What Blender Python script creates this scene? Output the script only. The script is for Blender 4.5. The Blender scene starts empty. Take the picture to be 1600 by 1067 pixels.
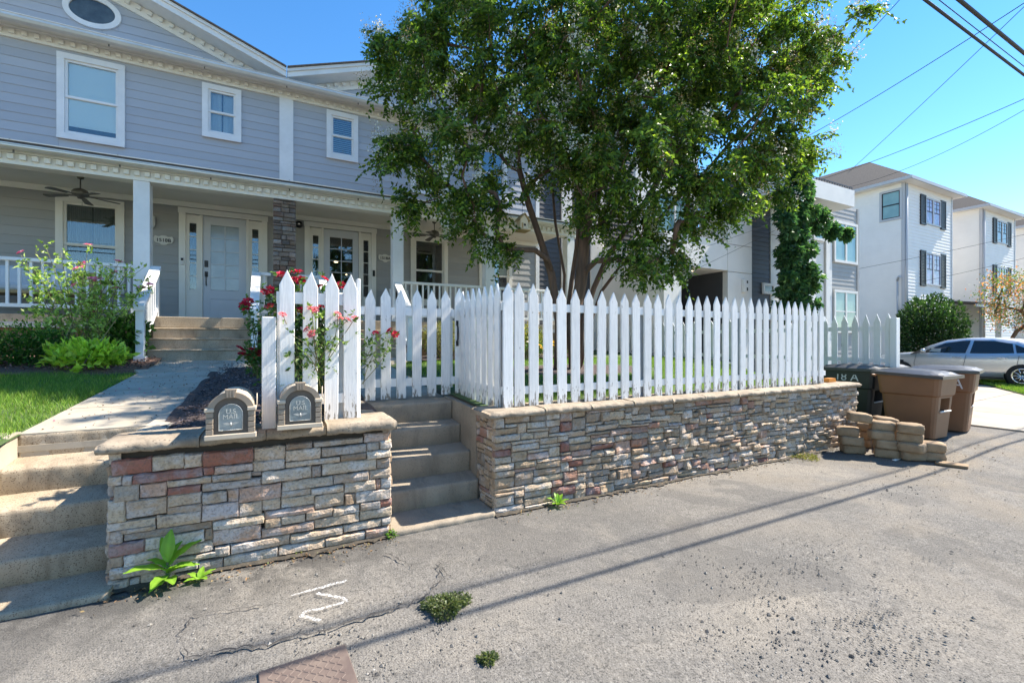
import bpy, math, random
import numpy as np
from mathutils import Vector, Matrix, Euler
SC = bpy.context.scene
COL = SC.collection
R = math.radians
# ------------------------------------------------------------------ camera, sky, sun, exposure
YAW = 27.8
cam = bpy.data.cameras.new('camera'); cam.lens = 16.0; cam.sensor_width = 36.0
cam.clip_start = .05; cam.clip_end = 2000
camo = bpy.data.objects.new('camera', cam); COL.objects.link(camo)
camo.location = (0, 0, 1.6); camo.rotation_euler = (R(90), 0, R(-YAW)); SC.camera = camo
SUN_EL, SUN_AZ = 48.0, 97.0          # azimuth clockwise from +Y
wd = bpy.data.worlds.new('World'); SC.world = wd; wd.use_nodes = True
wn = wd.node_tree; bg = wn.nodes['Background']
sky = wn.nodes.new('ShaderNodeTexSky'); sky.sky_type = 'NISHITA'; sky.sun_disc = False
sky.sun_elevation = R(SUN_EL); sky.sun_rotation = R(SUN_AZ)
sky.altitude = 200; sky.air_density = 1.0; sky.dust_density = .0; sky.ozone_density = 1.6
hs = wn.nodes.new('ShaderNodeHueSaturation'); hs.inputs['Saturation'].default_value = 1.3
wn.links.new(sky.outputs[0], hs.inputs['Color']); wn.links.new(hs.outputs[0], bg.inputs[0])
bg.inputs[1].default_value = .11
sl = bpy.data.lights.new('sun', 'SUN'); sl.energy = 4.9; sl.angle = R(.55); sl.color = (1, .92, .80)
slo = bpy.data.objects.new('sun', sl); COL.objects.link(slo); slo.location = (30, -4, 40)
sdir = Vector((math.sin(R(SUN_AZ))*math.cos(R(SUN_EL)), math.cos(R(SUN_AZ))*math.cos(R(SUN_EL)), math.sin(R(SUN_EL))))
slo.rotation_euler = sdir.to_track_quat('Z', 'Y').to_euler()
vs = SC.view_settings; vs.view_transform = 'Standard'; vs.look = 'None'; vs.exposure = 1.42; vs.gamma = 1.0
SC.cycles.max_bounces = 8; SC.cycles.transparent_max_bounces = 12

# ------------------------------------------------------------------ helpers
rng = random.Random(11)
nr = np.random.default_rng(5)
_anchor = {}
def tag(o, label=None, cat=None, group=None, kind=None):
    if label: o['label'] = label
    if cat: o['category'] = cat
    if group: o['group'] = group
    if kind: o['kind'] = kind
    return o
def thing(name, label, cat, loc=(0, 0, 0), group=None):
    o = bpy.data.objects.new(name, None); COL.objects.link(o)
    o.empty_display_size = .1; o.location = loc
    return tag(o, label, cat, group)
def link(name, me, parent=None):
    o = bpy.data.objects.new(name, me); COL.objects.link(o)
    if parent is not None:
        o.parent = parent
        if parent.type == 'EMPTY': o.location = -Vector(parent.location)
    return o
def put(name, me, M, parent=None):
    """object whose mesh is local and placed by matrix M in world space"""
    o = bpy.data.objects.new(name, me); COL.objects.link(o)
    if parent is not None:
        o.parent = parent
        if parent.type == 'EMPTY': M = Matrix.Translation(-Vector(parent.location)) @ M
    o.matrix_local = M
    return o
def copy_tree(o, parent=None):
    c = o.copy(); COL.objects.link(c); c.parent = parent
    for ch in list(o.children): copy_tree(ch, c)
    return c
class MB:
    def __init__(s): s.v = []; s.f = []; s.sm = []
    def add(s, vs, fs, smooth=False):
        b = len(s.v); s.v += [tuple(p) for p in vs]
        for f in fs: s.f.append(tuple(i+b for i in f)); s.sm.append(smooth)
        return s
    def box(s, x0, x1, y0, y1, z0, z1):
        return s.add([(x0,y0,z0),(x1,y0,z0),(x1,y1,z0),(x0,y1,z0),(x0,y0,z1),(x1,y0,z1),(x1,y1,z1),(x0,y1,z1)],
            [(3,2,1,0),(4,5,6,7),(0,1,5,4),(1,2,6,5),(2,3,7,6),(3,0,4,7)])
    def bbox(s, x0, x1, y0, y1, z0, z1, c=.01):
        """box with chamfered edges"""
        X=(x0,x0+c,x1-c,x1);Y=(y0,y0+c,y1-c,y1);Z=(z0,z0+c,z1-c,z1);v=[];ix={}
        for i in (0,1,2,3):
            for j in (0,1,2,3):
                for k in (0,1,2,3):
                    if sum((i in(0,3),j in(0,3),k in(0,3)))==1: ix[i,j,k]=len(v);v.append((X[i],Y[j],Z[k]))
        f=[]
        for a in (0,3):
            q=[(a,1,1),(a,2,1),(a,2,2),(a,1,2)];f.append([ix[t] for t in (q if a else q[::-1])])
            q=[(1,a,1),(2,a,1),(2,a,2),(1,a,2)];f.append([ix[t] for t in (q[::-1] if a else q)])
            q=[(1,1,a),(2,1,a),(2,2,a),(1,2,a)];f.append([ix[t] for t in (q if a else q[::-1])])
        n=lambda a:1 if a==0 else 2
        for a in (0,3):
            for b in (0,3):
                f.append([ix[a,n(b),1],ix[a,n(b),2],ix[n(a),b,2],ix[n(a),b,1]])
                f.append([ix[a,1,n(b)],ix[a,2,n(b)],ix[n(a),2,b],ix[n(a),1,b]])
                f.append([ix[1,a,n(b)],ix[2,a,n(b)],ix[2,n(a),b],ix[1,n(a),b]])
                for d in (0,3): f.append([ix[a,n(b),n(d)],ix[n(a),b,n(d)],ix[n(a),n(b),d]])
        return s.add(v,f)
    def prism(s, poly, ax, a0, a1):
        """poly: 2-D outline in the two other axes, extruded along axis ax"""
        n=len(poly)
        def P(p,a): return (a,p[0],p[1]) if ax=='x' else (p[0],a,p[1]) if ax=='y' else (p[0],p[1],a)
        v=[P(p,a0) for p in poly]+[P(p,a1) for p in poly]
        f=[tuple(range(n-1,-1,-1)),tuple(range(n,2*n))]+[(i,(i+1)%n,(i+1)%n+n,i+n) for i in range(n)]
        return s.add(v,f)
    def tube(s, pts, rad, n=8, cap=True, smooth=True):
        pts=[Vector(p) for p in pts]; m=len(pts)
        if not hasattr(rad,'__len__'): rad=[rad]*m
        v=[];f=[]; up=Vector((0,0,1)); prev=None
        for i,p in enumerate(pts):
            d=(pts[min(i+1,m-1)]-pts[max(i-1,0)])
            if d.length<1e-9: d=Vector((0,0,1))
            d.normalize()
            if prev is None:
                a=d.cross(up if abs(d.z)<.95 else Vector((1,0,0))); a.normalize()
            else:
                a=prev-d*prev.dot(d)
                if a.length<1e-6: a=d.cross(Vector((1,0,0)))
                a.normalize()
            prev=a; b=d.cross(a)
            for k in range(n):
                t=2*math.pi*k/n; v.append(p+(a*math.cos(t)+b*math.sin(t))*rad[i])
        for i in range(m-1):
            for k in range(n):
                f.append((i*n+k,i*n+(k+1)%n,(i+1)*n+(k+1)%n,(i+1)*n+k))
        s.add(v,f,smooth)
        if cap:
            b=len(s.v)-m*n
            s.f.append(tuple(b+k for k in range(n-1,-1,-1))); s.sm.append(False)
            s.f.append(tuple(b+(m-1)*n+k for k in range(n))); s.sm.append(False)
        return s
    def lathe(s, prof, c, n=20, ax='z', smooth=True):
        v=[];f=[]
        for r,h in prof:
            for k in range(n):
                t=2*math.pi*k/n; a,b=r*math.cos(t),r*math.sin(t)
                v.append((c[0]+a,c[1]+b,c[2]+h) if ax=='z' else (c[0]+a,c[1]+h,c[2]+b) if ax=='y' else (c[0]+h,c[1]+a,c[2]+b))
        for i in range(len(prof)-1):
            for k in range(n): f.append((i*n+k,i*n+(k+1)%n,(i+1)*n+(k+1)%n,(i+1)*n+k))
        s.add(v,f,smooth)
        return s
    def mesh(s, name, mat):
        me=bpy.data.meshes.new(name); me.from_pydata(s.v,[],s.f); me.polygons.foreach_set('use_smooth',s.sm)
        if mat: me.materials.append(mat)
        me.update(); return me
    def build(s, name, mat, parent=None): return link(name, s.mesh(name,mat), parent)
def npmesh(name, V, F, mat, col=None, smooth=False):
    """V (n,3), F (m,k) numpy arrays"""
    me=bpy.data.meshes.new(name); n=len(V); m,k=F.shape
    me.vertices.add(n); me.vertices.foreach_set('co',np.ascontiguousarray(V,dtype=np.float32).ravel())
    me.loops.add(m*k); me.loops.foreach_set('vertex_index',np.ascontiguousarray(F,dtype=np.int32).ravel())
    me.polygons.add(m); me.polygons.foreach_set('loop_start',np.arange(0,m*k,k,dtype=np.int32))
    me.polygons.foreach_set('use_smooth',np.full(m,smooth))
    if mat: me.materials.append(mat)
    me.update(calc_edges=True)
    if col is not None:
        a=me.color_attributes.new('Col','FLOAT_COLOR','POINT')
        c=np.ones((n,4),dtype=np.float32); c[:,:3]=col; a.data.foreach_set('color',c.ravel())
    return me
def text_mesh(s, size, mat, extrude=.004, bevel=0, name='lettering'):
    cu=bpy.data.curves.new(name,'FONT'); cu.body=s; cu.size=size; cu.extrude=extrude; cu.bevel_depth=bevel
    cu.align_x='CENTER'; cu.align_y='CENTER'
    o=bpy.data.objects.new(name,cu); me=bpy.data.meshes.new_from_object(o)
    me.materials.clear(); me.materials.append(mat); bpy.data.objects.remove(o); return me

# ------------------------------------------------------------------ materials
def nodes(name):
    m=bpy.data.materials.new(name); m.use_nodes=True; t=m.node_tree; return m,t,t.nodes['Principled BSDF']
def N(t,k,**kw):
    n=t.nodes.new(k)
    for a,b in kw.items(): setattr(n,a,b)
    return n
def coords(t, rand=True):
    tc=N(t,'ShaderNodeTexCoord')
    if not rand: return tc.outputs['Object']
    oi=N(t,'ShaderNodeObjectInfo'); mp=N(t,'ShaderNodeVectorMath',operation='SCALE'); mp.inputs[0].default_value=(37,17,23)
    t.links.new(oi.outputs['Random'],mp.inputs['Scale'])
    ad=N(t,'ShaderNodeVectorMath',operation='ADD'); t.links.new(tc.outputs['Object'],ad.inputs[0]); t.links.new(mp.outputs[0],ad.inputs[1])
    return ad.outputs[0]
def noise(t,co,scale,detail=4,rough=.6,dist=0):
    n=N(t,'ShaderNodeTexNoise'); n.inputs['Scale'].default_value=scale; n.inputs['Detail'].default_value=detail
    n.inputs['Roughness'].default_value=rough; n.inputs['Distortion'].default_value=dist
    t.links.new(co,n.inputs['Vector']); return n.outputs[0]
def ramp(t,fac,stops):
    r=N(t,'ShaderNodeValToRGB'); e=r.color_ramp.elements
    while len(e)<len(stops): e.new(.5)
    for x,(p,c) in zip(e,stops): x.position=p; x.color=(*c,1) if len(c)==3 else c
    t.links.new(fac,r.inputs[0]); return r.outputs[0]
def mixc(t,fac,a,b,mode='MIX'):
    m=N(t,'ShaderNodeMix',data_type='RGBA',blend_type=mode)
    for sk,v in ((m.inputs[0],fac),(m.inputs[6],a),(m.inputs[7],b)):
        if hasattr(v,'is_linked'): t.links.new(v,sk)
        elif isinstance(v,(int,float)): sk.default_value=v
        else: sk.default_value=(*v,1)
    return m.outputs[2]
def bump(t,bs,h,strength,dist=.01):
    b=N(t,'ShaderNodeBump'); b.inputs['Strength'].default_value=strength; b.inputs['Distance'].default_value=dist
    t.links.new(h,b.inputs['Height']); t.links.new(b.outputs[0],bs.inputs['Normal']); return b
def stretch(t,co,v):
    m=N(t,'ShaderNodeVectorMath',operation='MULTIPLY'); m.inputs[1].default_value=v; t.links.new(co,m.inputs[0]); return m.outputs[0]
def pmat(name,c1,c2=None,scale=4,rough=.6,bs=None,bst=.2,bd=.005,metal=0,st=None,rand=True,spec=.5,speck=None,lo=.35,hi=.65,objvar=0,coat=0,stain=None):
    m,t,b=nodes(name); co=coords(t,rand)
    if st: co=stretch(t,co,st)
    b.inputs['Roughness'].default_value=rough; b.inputs['Metallic'].default_value=metal; b.inputs['Specular IOR Level'].default_value=spec
    if coat: b.inputs['Coat Weight'].default_value=coat
    c=None
    if c2 is not None:
        c=ramp(t,noise(t,co,scale,5),[(lo,c1),(hi,c2)])
    if speck:
        sc,cc,th=speck; n=noise(t,co,sc,2,.5); f=ramp(t,n,[(th,(0,0,0)),(min(th+.06,1),(1,1,1))]); c=mixc(t,f,c if c is not None else c1,cc)
    if objvar:
        oi=N(t,'ShaderNodeObjectInfo'); mr=N(t,'ShaderNodeMapRange'); mr.inputs[3].default_value=1-objvar; mr.inputs[4].default_value=1+objvar*.6
        t.links.new(oi.outputs['Random'],mr.inputs[0]); hv=N(t,'ShaderNodeHueSaturation')
        t.links.new(mr.outputs[0],hv.inputs['Value'])
        if c is None: hv.inputs['Color'].default_value=(*c1,1)
        else: t.links.new(c,hv.inputs['Color'])
        c=hv.outputs[0]
    if stain:
        c=mixc(t,ramp(t,noise(t,stretch(t,co,(1.6,1.0,.5)),2.6,6,.7,.6),[(.50,(0,0,0)),(.68,(.75,.75,.75))]),c,stain)
    if c is None: b.inputs['Base Color'].default_value=(*c1,1)
    else: t.links.new(c,b.inputs['Base Color'])
    if bs: bump(t,b,noise(t,co,bs,4,.65),bst,bd)
    return m
def emat(name,c,s):
    m,t,b=nodes(name); b.inputs['Base Color'].default_value=(*c,1); b.inputs['Emission Color'].default_value=(*c,1); b.inputs['Emission Strength'].default_value=s; return m
def glass(name,tint=(.9,.95,.95),refl=.06,rough=.0):
    m,t,b=nodes(name); t.nodes.remove(b); out=t.nodes['Material Output']
    tr=N(t,'ShaderNodeBsdfTransparent'); tr.inputs[0].default_value=(*tint,1)
    gl=N(t,'ShaderNodeBsdfGlossy'); gl.inputs['Roughness'].default_value=rough; gl.inputs[0].default_value=(.95,.97,1,1)
    fr=N(t,'ShaderNodeFresnel'); fr.inputs[0].default_value=1.52
    ad=N(t,'ShaderNodeMath',operation='ADD',use_clamp=True); ad.inputs[1].default_value=refl; t.links.new(fr.outputs[0],ad.inputs[0])
    mx=N(t,'ShaderNodeMixShader'); t.links.new(ad.outputs[0],mx.inputs[0]); t.links.new(tr.outputs[0],mx.inputs[1]); t.links.new(gl.outputs[0],mx.inputs[2])
    t.links.new(mx.outputs[0],out.inputs[0]); return m
def leafmat(name,mul=(1,1,1),trans=.35,rough=.45,back=(1.25,1.3,.7)):
    m,t,b=nodes(name); at=N(t,'ShaderNodeAttribute',attribute_name='Col'); out=t.nodes['Material Output']
    c=mixc(t,1.0,at.outputs['Color'],mul,'MULTIPLY'); t.links.new(c,b.inputs['Base Color'])
    b.inputs['Roughness'].default_value=rough; b.inputs['Specular IOR Level'].default_value=.4
    tl=N(t,'ShaderNodeBsdfTranslucent'); cb=mixc(t,1.0,c,back,'MULTIPLY'); t.links.new(cb,tl.inputs[0])
    mx=N(t,'ShaderNodeMixShader'); mx.inputs[0].default_value=trans
    t.links.new(b.outputs[0],mx.inputs[1]); t.links.new(tl.outputs[0],mx.inputs[2]); t.links.new(mx.outputs[0],out.inputs[0]); return m
def stonemat(name,attr=False):
    m,t,b=nodes(name); co=coords(t); oi=N(t,'ShaderNodeAttribute',attribute_name='Col') if attr else N(t,'ShaderNodeObjectInfo')
    n1=noise(t,co,6,5,.6); n2=noise(t,co,55,4,.65); n3=noise(t,co,14,3,.55,.5)
    hv=N(t,'ShaderNodeHueSaturation'); hv.inputs['Saturation'].default_value=.5; hv.inputs['Value'].default_value=1.1; t.links.new(oi.outputs['Color'],hv.inputs['Color'])
    c=mixc(t,ramp(t,n1,[(.46,(0,0,0)),(.60,(1,1,1))]),oi.outputs['Color'],hv.outputs[0])
    c=mixc(t,ramp(t,n3,[(.55,(0,0,0)),(.8,(.45,.45,.45))]),c,(.26,.185,.125))
    c=mixc(t,ramp(t,n2,[(.32,(.6,.6,.6)),(.52,(0,0,0))]),c,(.14,.105,.075))
    t.links.new(c,b.inputs['Base Color']); b.inputs['Roughness'].default_value=.85; b.inputs['Specular IOR Level'].default_value=.25
    mxh=N(t,'ShaderNodeMath',operation='ADD'); t.links.new(n3,mxh.inputs[0]); t.links.new(n2,mxh.inputs[1]); bump(t,b,mxh.outputs[0],.85,.012); return m
M={}
M['white']=pmat('white_paint',(.78,.78,.77),(.70,.70,.69),3,.45,bs=30,bst=.05)
M['trim']=pmat('ivory_trim_paint',(.78,.76,.70),(.73,.71,.64),2,.5)
M['picket']=pmat('worn_white_picket_paint',(.80,.79,.765),(.69,.68,.655),9,.55,bs=16,bst=.35,bd=.004,st=(1.2,6,.25),speck=(22,(.36,.34,.31),.74),objvar=.06)
def picketmat():
    m,t,b=nodes('worn_white_picket_paint'); co=coords(t); tc=N(t,'ShaderNodeTexCoord'); oi=N(t,'ShaderNodeObjectInfo')
    grain=noise(t,stretch(t,co,(30,30,1.4)),3.2,6,.68,.35); blot=noise(t,co,5,4,.6); chip=noise(t,stretch(t,co,(2.2,2.2,.55)),16,4,.7)
    c=ramp(t,grain,[(.30,(.68,.665,.635)),(.55,(.83,.815,.785))])
    c=mixc(t,ramp(t,blot,[(.5,(0,0,0)),(.75,(.4,.4,.4))]),c,(.62,.61,.58))
    sx=N(t,'ShaderNodeSeparateXYZ'); t.links.new(tc.outputs['Object'],sx.inputs[0])
    def zr(a,b_):
        r=N(t,'ShaderNodeMapRange'); r.inputs[1].default_value=a; r.inputs[2].default_value=b_; t.links.new(sx.outputs[2],r.inputs[0]); return r.outputs[0]
    th=N(t,'ShaderNodeMath',operation='MULTIPLY_ADD'); t.links.new(zr(.22,.0),th.inputs[0]); th.inputs[1].default_value=.20; t.links.new(chip,th.inputs[2])
    c=mixc(t,ramp(t,th.outputs[0],[(.66,(0,0,0)),(.72,(.9,.9,.9))]),c,(.20,.17,.13))
    mr=N(t,'ShaderNodeMapRange'); mr.inputs[3].default_value=.86; mr.inputs[4].default_value=1.03; t.links.new(oi.outputs['Random'],mr.inputs[0]); hv=N(t,'ShaderNodeHueSaturation'); t.links.new(mr.outputs[0],hv.inputs['Value']); t.links.new(c,hv.inputs['Color'])
    t.links.new(hv.outputs[0],b.inputs['Base Color']); b.inputs['Roughness'].default_value=.62; b.inputs['Specular IOR Level'].default_value=.3
    bump(t,b,grain,.45,.004); return m
M['picket']=picketmat()
M['picket_new']=pmat('white_gate_paint',(.80,.79,.765),(.75,.74,.715),6,.45,bs=12,bst=.15,bd=.003,st=(1,5,.3))
M['oldpost']=pmat('grey_post_paint',(.45,.48,.52),(.38,.41,.45),5,.6,bs=20,bst=.2)
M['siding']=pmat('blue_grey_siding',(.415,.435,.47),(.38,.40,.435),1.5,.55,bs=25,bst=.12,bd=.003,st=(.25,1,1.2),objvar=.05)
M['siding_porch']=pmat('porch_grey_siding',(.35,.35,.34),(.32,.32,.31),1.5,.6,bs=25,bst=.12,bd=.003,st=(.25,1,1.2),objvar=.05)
M['soffit']=pmat('porch_ceiling_paint',(.76,.72,.64),(.70,.66,.59),1.5,.7)
M['gutter']=pmat('gutter_metal',(.66,.67,.66),(.58,.59,.58),3,.4,metal=.15)
M['shingle']=pmat('roof_shingles',(.055,.048,.044),(.09,.078,.07),20,.9,bs=60,bst=.5)
M['conc']=pmat('weathered_concrete',(.43,.355,.26),(.31,.245,.165),2.2,.85,bs=140,bst=.35,bd=.004,speck=(130,(.15,.105,.065),.58),lo=.3,hi=.72,stain=(.17,.125,.08))
M['conc_grey']=pmat('grey_step_concrete',(.34,.285,.215),(.23,.185,.135),2.5,.85,bs=140,bst=.35,bd=.004,speck=(150,(.15,.12,.085),.6),lo=.3,hi=.72,stain=(.15,.125,.095))
M['walk']=pmat('walk_concrete',(.45,.395,.315),(.365,.315,.24),2,.85,bs=120,bst=.15,bd=.003,speck=(200,(.24,.21,.17),.66),stain=(.27,.235,.185))
M['stone']=stonemat('ledge_stone'); M['stone_far']=stonemat('ledge_stone_small',True)
M['cap']=pmat('cap_stone',(.36,.295,.22),(.22,.175,.125),5,.85,bs=40,bst=.5,bd=.008,speck=(60,(.17,.135,.10),.6),lo=.3,hi=.7,stain=(.15,.115,.08))
M['mortar']=pmat('dark_joint',(.05,.04,.03),None,4,.95)
M['mulch']=pmat('dark_mulch',(.055,.042,.04),(.12,.085,.075),40,.95,bs=60,bst=.9,bd=.03)
M['mulch_red']=pmat('red_mulch',(.12,.065,.045),(.21,.13,.09),40,.95,bs=60,bst=.9,bd=.03)
M['soil']=pmat('lawn_soil',(.05,.085,.025),(.075,.12,.03),6,.95,bs=50,bst=.6,bd=.02)
M['glass']=glass('window_glass',refl=.06)
M['glass_dark']=glass('dark_window_glass',(.55,.58,.6),.05)
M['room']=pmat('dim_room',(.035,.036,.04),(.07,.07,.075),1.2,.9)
M['shade']=pmat('roller_shade',(.88,.90,.88),None,3,.8)
M['curtain']=pmat('sheer_curtain',(.80,.82,.84),(.62,.66,.7),3,.8,st=(8,1,.3))
M['curtain_tan']=pmat('tan_curtain',(.22,.21,.18),(.15,.145,.125),3,.8,st=(7,1,.3))
M['blind']=pmat('slat_blind',(.34,.38,.37),None,3,.6)
M['blind_green']=pmat('green_blind',(.16,.27,.23),None,3,.6)
M['doorpaint']=pmat('grey_white_door_paint',(.55,.58,.62),(.51,.54,.58),2,.4)
M['frost']=pmat('frosted_door_glass',(.42,.5,.56),(.3,.37,.43),2.5,.12,spec=.8)
M['black']=pmat('black_iron',(.012,.012,.014),None,3,.4)
M['bronze']=pmat('fan_bronze',(.10,.095,.085),(.15,.14,.12),8,.45,metal=.4)
M['fanblade']=pmat('fan_blade_wood',(.17,.155,.13),(.12,.11,.095),6,.6)
M['plaque']=pmat('plaque_cream',(.62,.60,.54),None,3,.5)
M['ink']=pmat('black_lettering',(.02,.02,.02),None,3,.5)
M['bark']=pmat('crape_myrtle_bark',(.20,.115,.075),(.11,.07,.05),7,.8,bs=25,bst=.5,bd=.01,st=(2,2,.35),lo=.3,hi=.65)
M['bark_grey']=pmat('grey_bark',(.16,.13,.10),(.10,.08,.06),7,.85,bs=30,bst=.5,bd=.01)
M['leaf']=leafmat('crape_leaves',(1.6,1.5,1.1),.46,.42)
M['grassm']=leafmat('grass_blades',(1.45,1.35,1.2),.4,.5)
M['petal']=leafmat('petals',(1,1,1),.3,.6,(1.1,1,1))
M['rosegreen']=pmat('rose_cane',(.16,.19,.06),(.22,.17,.08),6,.6)
M['mbbody']=pmat('mailbox_shell',(.52,.43,.32),(.46,.38,.285),6,.55)
M['mbface']=pmat('mailbox_taupe',(.30,.235,.17),(.26,.205,.15),8,.6)
M['mbdark']=pmat('mailbox_recess',(.135,.105,.08),(.115,.09,.068),8,.6)
M['pewter']=pmat('pewter_plate',(.33,.37,.38),(.20,.235,.25),9,.35,metal=.55,bs=30,bst=.3)
M['silver']=pmat('raised_pewter_lettering',(.56,.55,.51),None,5,.35,metal=.5)
M['bin']=pmat('brown_bin_plastic',(.215,.105,.05),(.18,.088,.042),2.5,.55,bs=90,bst=.08,bd=.002)
M['binblack']=pmat('black_bin_plastic',(.022,.026,.028),(.032,.036,.038),3,.5,bs=90,bst=.08,bd=.002)
M['lid']=pmat('dark_lid_plastic',(.03,.029,.028),(.045,.044,.042),4,.33)
M['spray']=pmat('white_spray_paint',(.72,.72,.70),(.5,.5,.49),25,.8)
M['paver']=pmat('tan_concrete_paver',(.345,.24,.145),(.26,.175,.10),9,.9,bs=70,bst=.4,bd=.006,speck=(90,(.15,.115,.08),.64),objvar=.12)
M['tire']=pmat('tyre_rubber',(.015,.015,.015),None,3,.8)
M['carpaint']=pmat('silver_car_paint',(.56,.58,.60),None,3,.28,metal=.7,coat=.6)
M['chrome']=pmat('chrome',(.8,.8,.8),None,3,.15,metal=1)
M['carglass']=pmat('tinted_car_glass',(.012,.016,.02),None,3,.05,spec=.8)
M['mwhite']=pmat('white_panel',(.76,.735,.69),(.71,.69,.65),1.5,.6)
M['mdark']=pmat('charcoal_siding',(.055,.058,.066),(.065,.068,.076),1.5,.6)
M['mgrey']=pmat('grey_siding',(.34,.335,.325),(.30,.30,.29),1.5,.6)
M['twhite']=pmat('white_lap_siding',(.80,.775,.735),(.76,.735,.695),1.5,.6)
M['tgrey']=pmat('grey_house_trim',(.44,.45,.47),None,1.5,.5)
M['shutter']=pmat('black_shutter',(.02,.021,.024),None,3,.5)
M['winpink']=pmat('violet_window_tint',(.36,.27,.46),(.12,.10,.16),4,.08,spec=.8)
M['winteal']=pmat('teal_window_tint',(.17,.30,.30),(.22,.36,.35),2,.08,spec=.8)
M['windark']=pmat('dark_reflective_pane',(.045,.055,.06),(.10,.12,.12),3,.06,spec=.8)
M['wood']=pmat('pale_birdhouse_wood',(.75,.66,.48),(.68,.58,.40),8,.7)
M['woodroof']=pmat('birdhouse_board',(.50,.36,.18),(.42,.29,.13),8,.7)
M['orange']=pmat('orange_plastic',(.65,.24,.03),None,3,.5)
M['wire']=pmat('cable_black',(.012,.012,.013),None,3,.6)
M['rust']=pmat('rusty_plate',(.105,.075,.065),(.17,.13,.105),7,.8,bs=60,bst=.2,bd=.003,lo=.35,hi=.7)
M['cushion']=pmat('white_cushion',(.62,.65,.68),None,3,.9)
M['lampglow']=emat('recessed_lamp_glow',(1,.72,.4),3.0)
# ------------------------------------------------------------------ survey: photograph pixel -> point on a real plane of the site
TS,TC=math.sin(R(YAW)),math.cos(R(YAW))
def ray(px,py):
    u=(px-800)/711.; return (TS+u*TC, TC-u*TS, (533.5-py)/711.)
def onY(px,py,Y): a=ray(px,py); t=Y/a[1]; return Vector((a[0]*t,Y,1.6+a[2]*t))
def onX(px,py,X): a=ray(px,py); t=X/a[0]; return Vector((X,a[1]*t,1.6+a[2]*t))
def onZ(px,py,Z=0): a=ray(px,py); t=(Z-1.6)/a[2]; return Vector((a[0]*t,a[1]*t,Z))
def at(px,py,t): a=ray(px,py); return Vector((a[0]*t,a[1]*t,1.6+a[2]*t))
def smooth(a,b,x):
    t=max(0,min(1,(x-a)/(b-a))); return t*t*(3-2*t)
def gz(x,y=0): return .11*smooth(6.8,9.5,x)+.17*smooth(10,19,x)+.15*smooth(20,28,x)
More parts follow.
